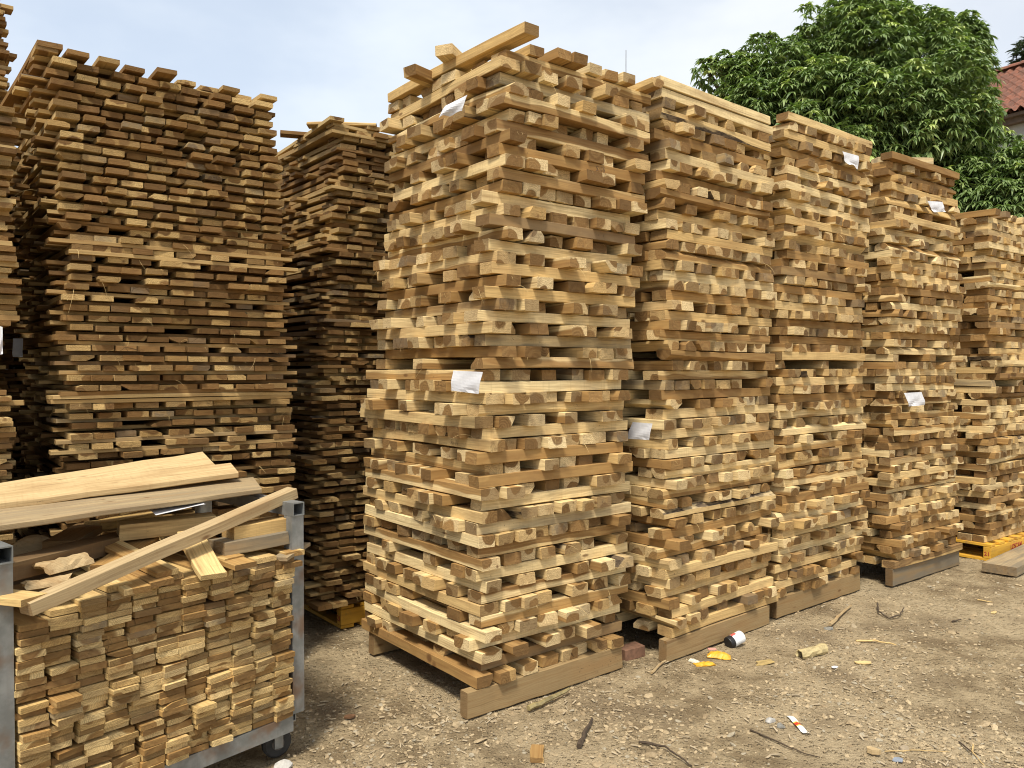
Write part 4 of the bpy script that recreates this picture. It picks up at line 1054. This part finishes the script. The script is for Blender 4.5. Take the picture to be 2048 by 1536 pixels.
def leaves(centres, normals, per, length, width, droop, young, r4):
    """drooping rosettes of folded leaves, all built at once"""
    n = len(centres) * per
    C = np.repeat(centres, per, 0); N = np.repeat(normals, per, 0); Y = np.repeat(young, per)
    az = r4.uniform(0, 2 * np.pi, n)
    d = np.stack([np.cos(az), np.sin(az), r4.uniform(-.35, .35, n)], 1) + N * .75
    d /= np.linalg.norm(d, axis=1, keepdims=True)
    L = length * r4.uniform(.65, 1.25, n); W = width * r4.uniform(.75, 1.25, n); dr = droop * r4.uniform(.6, 1.5, n)
    up = np.array([0, 0, 1.0])
    side = np.cross(d, up); side /= (np.linalg.norm(side, axis=1, keepdims=True) + 1e-6)
    st = np.array([0, .3, .65, 1.0]); wp = np.array([.12, .95, .8, .03])
    V = np.zeros((n, 4, 3, 3)); roll = r4.normal(0, .45, n)
    nn = np.cross(side, d)
    sd = side * np.cos(roll)[:, None] + nn * np.sin(roll)[:, None]; nr = np.cross(sd, d)
    for i in range(4):
        mid = C + d * (L * st[i])[:, None] + up * (-dr * L * st[i] ** 2)[:, None]
        for k, s_ in enumerate((-1, 0, 1)):
            V[:, i, k] = mid + sd * (W * wp[i] * s_ / 2)[:, None] + nr * (abs(s_) * W * .16 * wp[i])[:, None]
    fb = []
    for i in range(3):
        for k in range(2): a = i * 3 + k; fb.append((a, a + 1, a + 4, a + 3))
    Fs = (np.array(fb)[None] + (np.arange(n) * 12)[:, None, None]).reshape(-1, 4)
    rn = np.stack([np.clip(r4.normal(.4, .28, n), 0, 1), np.clip(Y + r4.normal(0, .12, n) * (Y > .02), 0, 1), r4.random(n), np.ones(n)], 1)
    return V.reshape(-1, 3), Fs, np.repeat(rn, 12, 0)
def fast_mesh(name, V, Fs, mat, rn, parent):
    me = bpy.data.meshes.new(name); nf = len(Fs); k = Fs.shape[1]
    me.vertices.add(len(V)); me.vertices.foreach_set('co', np.ascontiguousarray(V, dtype=np.float32).ravel())
    me.loops.add(nf * k); me.loops.foreach_set('vertex_index', np.ascontiguousarray(Fs, dtype=np.int32).ravel())
    me.polygons.add(nf); me.polygons.foreach_set('loop_start', np.arange(0, nf * k, k, dtype=np.int32))
    me.materials.append(mat); me.update(calc_edges=True); me.validate()
    a = me.attributes.new('rnd', 'FLOAT_COLOR', 'POINT'); a.data.foreach_set('color', np.ascontiguousarray(rn, dtype=np.float32).ravel())
    me.polygons.foreach_set('use_smooth', np.ones(len(me.polygons), dtype=bool))
    o = bpy.data.objects.new(name, me); COL.objects.link(o); o.parent = parent; return o
def limb(V, Fc, pts, r0, r1, n=8):
    b = len(V)
    for i, q in enumerate(pts):
        d = np.array(pts[min(i + 1, len(pts) - 1)]) - np.array(pts[max(i - 1, 0)]); _, M = frame(q, d, (.3, .9, .1)); rr = r0 + (r1 - r0) * i / (len(pts) - 1)
        for k in range(n):
            t = 6.283 * k / n; V.append(np.array(q) + M @ np.array([0, rr * math.cos(t), rr * math.sin(t)]))
    for i in range(len(pts) - 1):
        for k in range(n): Fc.append((b + i * n + k, b + i * n + (k + 1) % n, b + (i + 1) * n + (k + 1) % n, b + (i + 1) * n + k))
def tree(lobes, D, ncl, per, leafL, leafW, droop, lab, seed, mat=LEAF, youngp=.10, base=None, name='leafy_tree', trunk_r=.22):
    r4 = np.random.default_rng(seed); k = D / F
    Cs = []; Rs = []
    for (px, py, rp, dd) in lobes: Cs.append(at_d(px, py, D + dd)); Rs.append(rp * k)
    Cs = np.array(Cs); Rs = np.array(Rs); wgt = Rs ** 2 / (Rs ** 2).sum()
    w_ = Rs ** 3 / (Rs ** 3).sum(); mid = (Cs * w_[:, None]).sum(0)
    bx = np.array([mid[0], mid[1], 0]) if base is None else np.array(base, float)
    root = thing(name, lab, 'tree', bx)
    P = []; N = []; Yg = []
    ax = np.array([1, .9, .92])
    clumps = []
    for j in range(len(Cs)):
        for _ in range(int(8 + 46 * (Rs[j] ** 2))):
            d = r4.normal(0, 1, 3); d /= np.linalg.norm(d)
            if d[1] > .45: d[1] = -d[1]
            p = Cs[j] + d * Rs[j] * ax * r4.uniform(.52, 1.02)
            if (np.linalg.norm((p - Cs) / ax, axis=1) / Rs < .48).any(): continue
            clumps.append((p, d, r4.uniform(.20, .46) * min(1.0, .35 + Rs[j])))
    cw_ = np.array([c[2] ** 2 for c in clumps]); cw_ /= cw_.sum()
    for i in r4.choice(len(clumps), ncl, p=cw_):
        c, d, rc = clumps[i]
        e = r4.normal(0, 1, 3); e /= np.linalg.norm(e); e = e + d * .55 + np.array([0, 0, .45]); e /= np.linalg.norm(e)
        P.append(c + e * rc * (1 - .3 * r4.random() ** 2) - bx); N.append(e * .7 + np.array([0, 0, .3]))
        Yg.append(r4.uniform(.3, 1.0) if r4.random() < youngp * (2.2 if e[2] > .6 else .4) else 0.0)
    V, Fs, rn = leaves(np.array(P), np.array(N), per, leafL, leafW, droop, np.array(Yg), r4)
    fast_mesh('crown', V, Fs, mat, rn, root)
    V = []; Fc = []
    top = mid - bx
    limb(V, Fc, [np.array([0, 0, -.1]), np.array([.05, .02, top[2] * .3]), np.array([-.04, 0, top[2] * .6]), np.array([top[0] * .5, top[1] * .5, top[2] * .95])], trunk_r, trunk_r * .4, 10)
    mesh_obj('trunk', V, Fc, TRUNK, root, smooth=True)
    for c, r_ in zip(Cs, Rs):
        V = []; Fc = []; s0 = np.array([top[0] * .2, top[1] * .2, top[2] * .55]); e = c - bx; m2 = (s0 + e) / 2 + r4.normal(0, .15, 3)
        limb(V, Fc, [s0, m2, e, e + (e - m2) * .5 * min(1, r_)], trunk_r * .38, .012, 6); mesh_obj('limb', V, Fc, TRUNK, root, smooth=True)
    return root
tree([(1722, 130, 118, 0), (1590, 205, 118, .2), (1462, 168, 44, .1), (1500, 205, 62, 0), (1535, 250, 105, -.2), (1838, 150, 116, .1), (1862, 215, 88, 0), (1650, 300, 150, -.5), (1800, 290, 165, -.6),
      (1845, 320, 105, -.3), (1728, 40, 36, .2), (1790, 55, 40, .1), (1918, 130, 40, .1), (1660, 110, 80, .1), (1420, 150, 16, .1), (1765, 420, 170, -.2), (1915, 195, 30, 0), (1915, 90, 40, .2)],
     14.0, 13000, 11, .142, .044, .7, 'large round tree with drooping dark green leaves behind the stacks', 5, youngp=.13)
tree([(2025, 365, 58, 0), (1940, 400, 60, .1), (2090, 385, 78, .2), (1890, 430, 66, .3), (2000, 440, 86, 0), (2085, 460, 86, 0)], 12.2, 2800, 11, .142, .044, .7,
     'smaller leafy tree at the right edge with fresh green tips, above the last stack', 8, youngp=.11, trunk_r=.1)
DLEAF = leaf_mat('dark_small_leaf', (.02, .035, .018), (.05, .075, .035), (.07, .10, .05))
tree([(2046, 112, 22, 0), (2036, 132, 18, 0), (2062, 120, 26, 0), (2070, 95, 26, .2), (2080, 150, 40, .2)], 26.0, 420, 9, .22, .05, .3, 'dark distant tree above the tiled roof', 9, mat=DLEAF, youngp=0, trunk_r=.16)

# ================================================================== house with a tiled roof
def roof_mat():
    m, nt, bs = new_mat('clay_roof_tile')
    tc = nt.new('ShaderNodeTexCoord').outputs['Object']
    a = nt.noise(tc, 2.5, 4.0, .6); b = nt.noise(tc, 22, 4.0, .65)
    col = nt.mix(nt.ramp(a, .35, .65), (.23, .085, .048), (.14, .06, .038)); col = nt.mix(nt.ramp(b, .45, .75, 0, .8), col, (.09, .06, .045))
    nt.link(col, bs.inputs['Base Color']); bs.inputs['Roughness'].default_value = .85; nt.link(nt.bump(b, .4, .01), bs.inputs['Normal']); return m
ROOF = roof_mat(); WALL = simple_mat('grey_render', (.36, .36, .33), .9, .25, 6)
he = at_d(2015, 225, 18.0); hu = np.array([.496, -.868, 0]); hv = np.array([.868, .496, 0])     # eave direction (towards the right), inward direction
house = thing('tiled_house', 'house with a red clay tile roof and grey wall behind the tree at right', 'house', (he[0], he[1], 0))
zE = he[2]; A0, A1 = -4.0, 5.5; RUN, RISE = 2.5, 1.83
V = []; Fc = []
nu_, rows = int((A1 - A0) / .22) * 6, 11
def slope(sign):
    b = len(V); cols = nu_ + 1
    sl = []
    for r_ in range(rows):
        sl += [(r_ / rows, .0 + .035), ((r_ + .96) / rows, .0)]
    for s_, lift in sl:
        for i in range(cols):
            a = A0 + (A1 - A0) * i / nu_
            ph_ = (a / .22) % 1
            hgt = .045 * math.sin(ph_ * 6.283) + lift + rng.normal(0, .003)
            run = s_ * RUN if sign > 0 else 2 * RUN - s_ * RUN
            V.append(hu * a + hv * run + np.array([0, 0, zE + s_ * RISE + hgt]))
    for j in range(len(sl) - 1):
        for i in range(cols - 1):
            q = b + j * cols + i; f = (q, q + 1, q + cols + 1, q + cols); Fc.append(f if sign > 0 else f[::-1])
slope(1); slope(-1)
rf = mesh_obj('roof', V, Fc, ROOF, house, smooth=False)
V = []; Fc = []
cap = []
n_ = 24
for i in range(int((A1 - A0) / .3)):
    a = A0 + .3 * i; b = len(V)
    for x, rr in ((0, .13), (.31, .115)):
        for k in range(7):
            t = math.pi * k / 6; V.append(hu * (a + x) + hv * (RUN + rr * math.cos(t)) + np.array([0, 0, zE + RISE + .03 + rr * .8 * math.sin(t)]))
    for k in range(6): Fc.append((b + k, b + k + 1, b + 7 + k + 1, b + 7 + k))
mesh_obj('ridge_cap', V, Fc, ROOF, rf)
MH = np.stack([hu, hv, np.array([0, 0, 1])], 1)
V, Fc = box_parts([(hu * (A0 + A1) / 2 + hv * RUN + np.array([0, 0, (zE - .12) / 2]), (A1 - A0 - .6, 2 * RUN - .8, zE - .12), MH)])
mesh_obj('wall', V, Fc, WALL, house)
V, Fc = box_parts([(hu * (A0 + A1) / 2 + hv * .30 + np.array([0, 0, zE - .14]), (A1 - A0 - .3, .16, .14), MH), (hu * (A0 + A1) / 2 + hv * .20 + np.array([0, 0, zE - .05]), (A1 - A0 - .2, .20, .07), MH)])
mesh_obj('eave_course', V, Fc, simple_mat('dark_brick', (.12, .085, .06), .95, .4, 14), house)

# thin mast far behind the front stack
V = []; Fc = []; mb = at_d(1252, 100, 20.0)
limb(V, Fc, [np.array([mb[0], mb[1], 0]), np.array([mb[0], mb[1], mb[2] * .5]), np.array([mb[0], mb[1], mb[2]])], .03, .010, 8)
tag(mesh_obj('thin_mast', V, Fc, simple_mat('grey_mast', (.30, .31, .33), .6, .2)), 'thin grey mast rising far behind the front stack', 'mast')

# ================================================================== sky and light
EL, AZ = 60.0, 194.0          # sun height and compass bearing (0 = +Y, clockwise)
w = bpy.data.worlds.new('World'); SC.world = w; w.use_nodes = True
nt = NT(w.node_tree); bg = w.node_tree.nodes['Background']
sky = nt.new('ShaderNodeTexSky', sky_type='NISHITA'); sky.sun_disc = False; sky.sun_elevation = R(EL); sky.sun_rotation = R(AZ); sky.air_density = 1.0; sky.dust_density = 2.0
gen = nt.new('ShaderNodeTexCoord').outputs['Generated']
cl = nt.noise(nt.vmul(gen, (1, 1, 2.2)), 2.3, 5.0, .55)
cl2 = nt.noise(nt.vmul(gen, (1, 1, 2.0)), .9, 2.0)
f_ = nt.math('ADD', nt.ramp(cl, .36, .66, .62, .96), nt.math('MULTIPLY', nt.math('SUBTRACT', cl2, .5), .25), True)
sx_ = nt.new('ShaderNodeSeparateXYZ'); nt.link(gen, sx_.inputs[0])
cloudc = nt.mix(nt.ramp(sx_.outputs[0], -.3, .65), (4.5, 4.95, 5.5), (5.35, 5.45, 5.5))
col = nt.mix(f_, sky.outputs[0], cloudc)
nt.link(col, bg.inputs['Color']); bg.inputs['Strength'].default_value = .061
sl = bpy.data.lights.new('sun', 'SUN'); sl.energy = 1.5; sl.angle = R(12); sl.color = (1.0, .93, .80)
so_ = bpy.data.objects.new('sun', sl); COL.objects.link(so_)
dirv = Vector((math.sin(R(AZ)) * math.cos(R(EL)), math.cos(R(AZ)) * math.cos(R(EL)), math.sin(R(EL))))
so_.rotation_euler = dirv.to_track_quat('Z', 'Y').to_euler(); so_.location = (0, -5, 12)
SC.view_settings.view_transform = 'Standard'; SC.view_settings.look = 'None'; SC.view_settings.exposure = 1.66; SC.view_settings.gamma = 1
SC.cycles.use_denoising = True; SC.cycles.filter_width = 1.05
SC.cycles.max_bounces = 6; SC.cycles.diffuse_bounces = 2
print('own battens', len(ownB), 'own planks', len(ownP), 'slats', nsl)
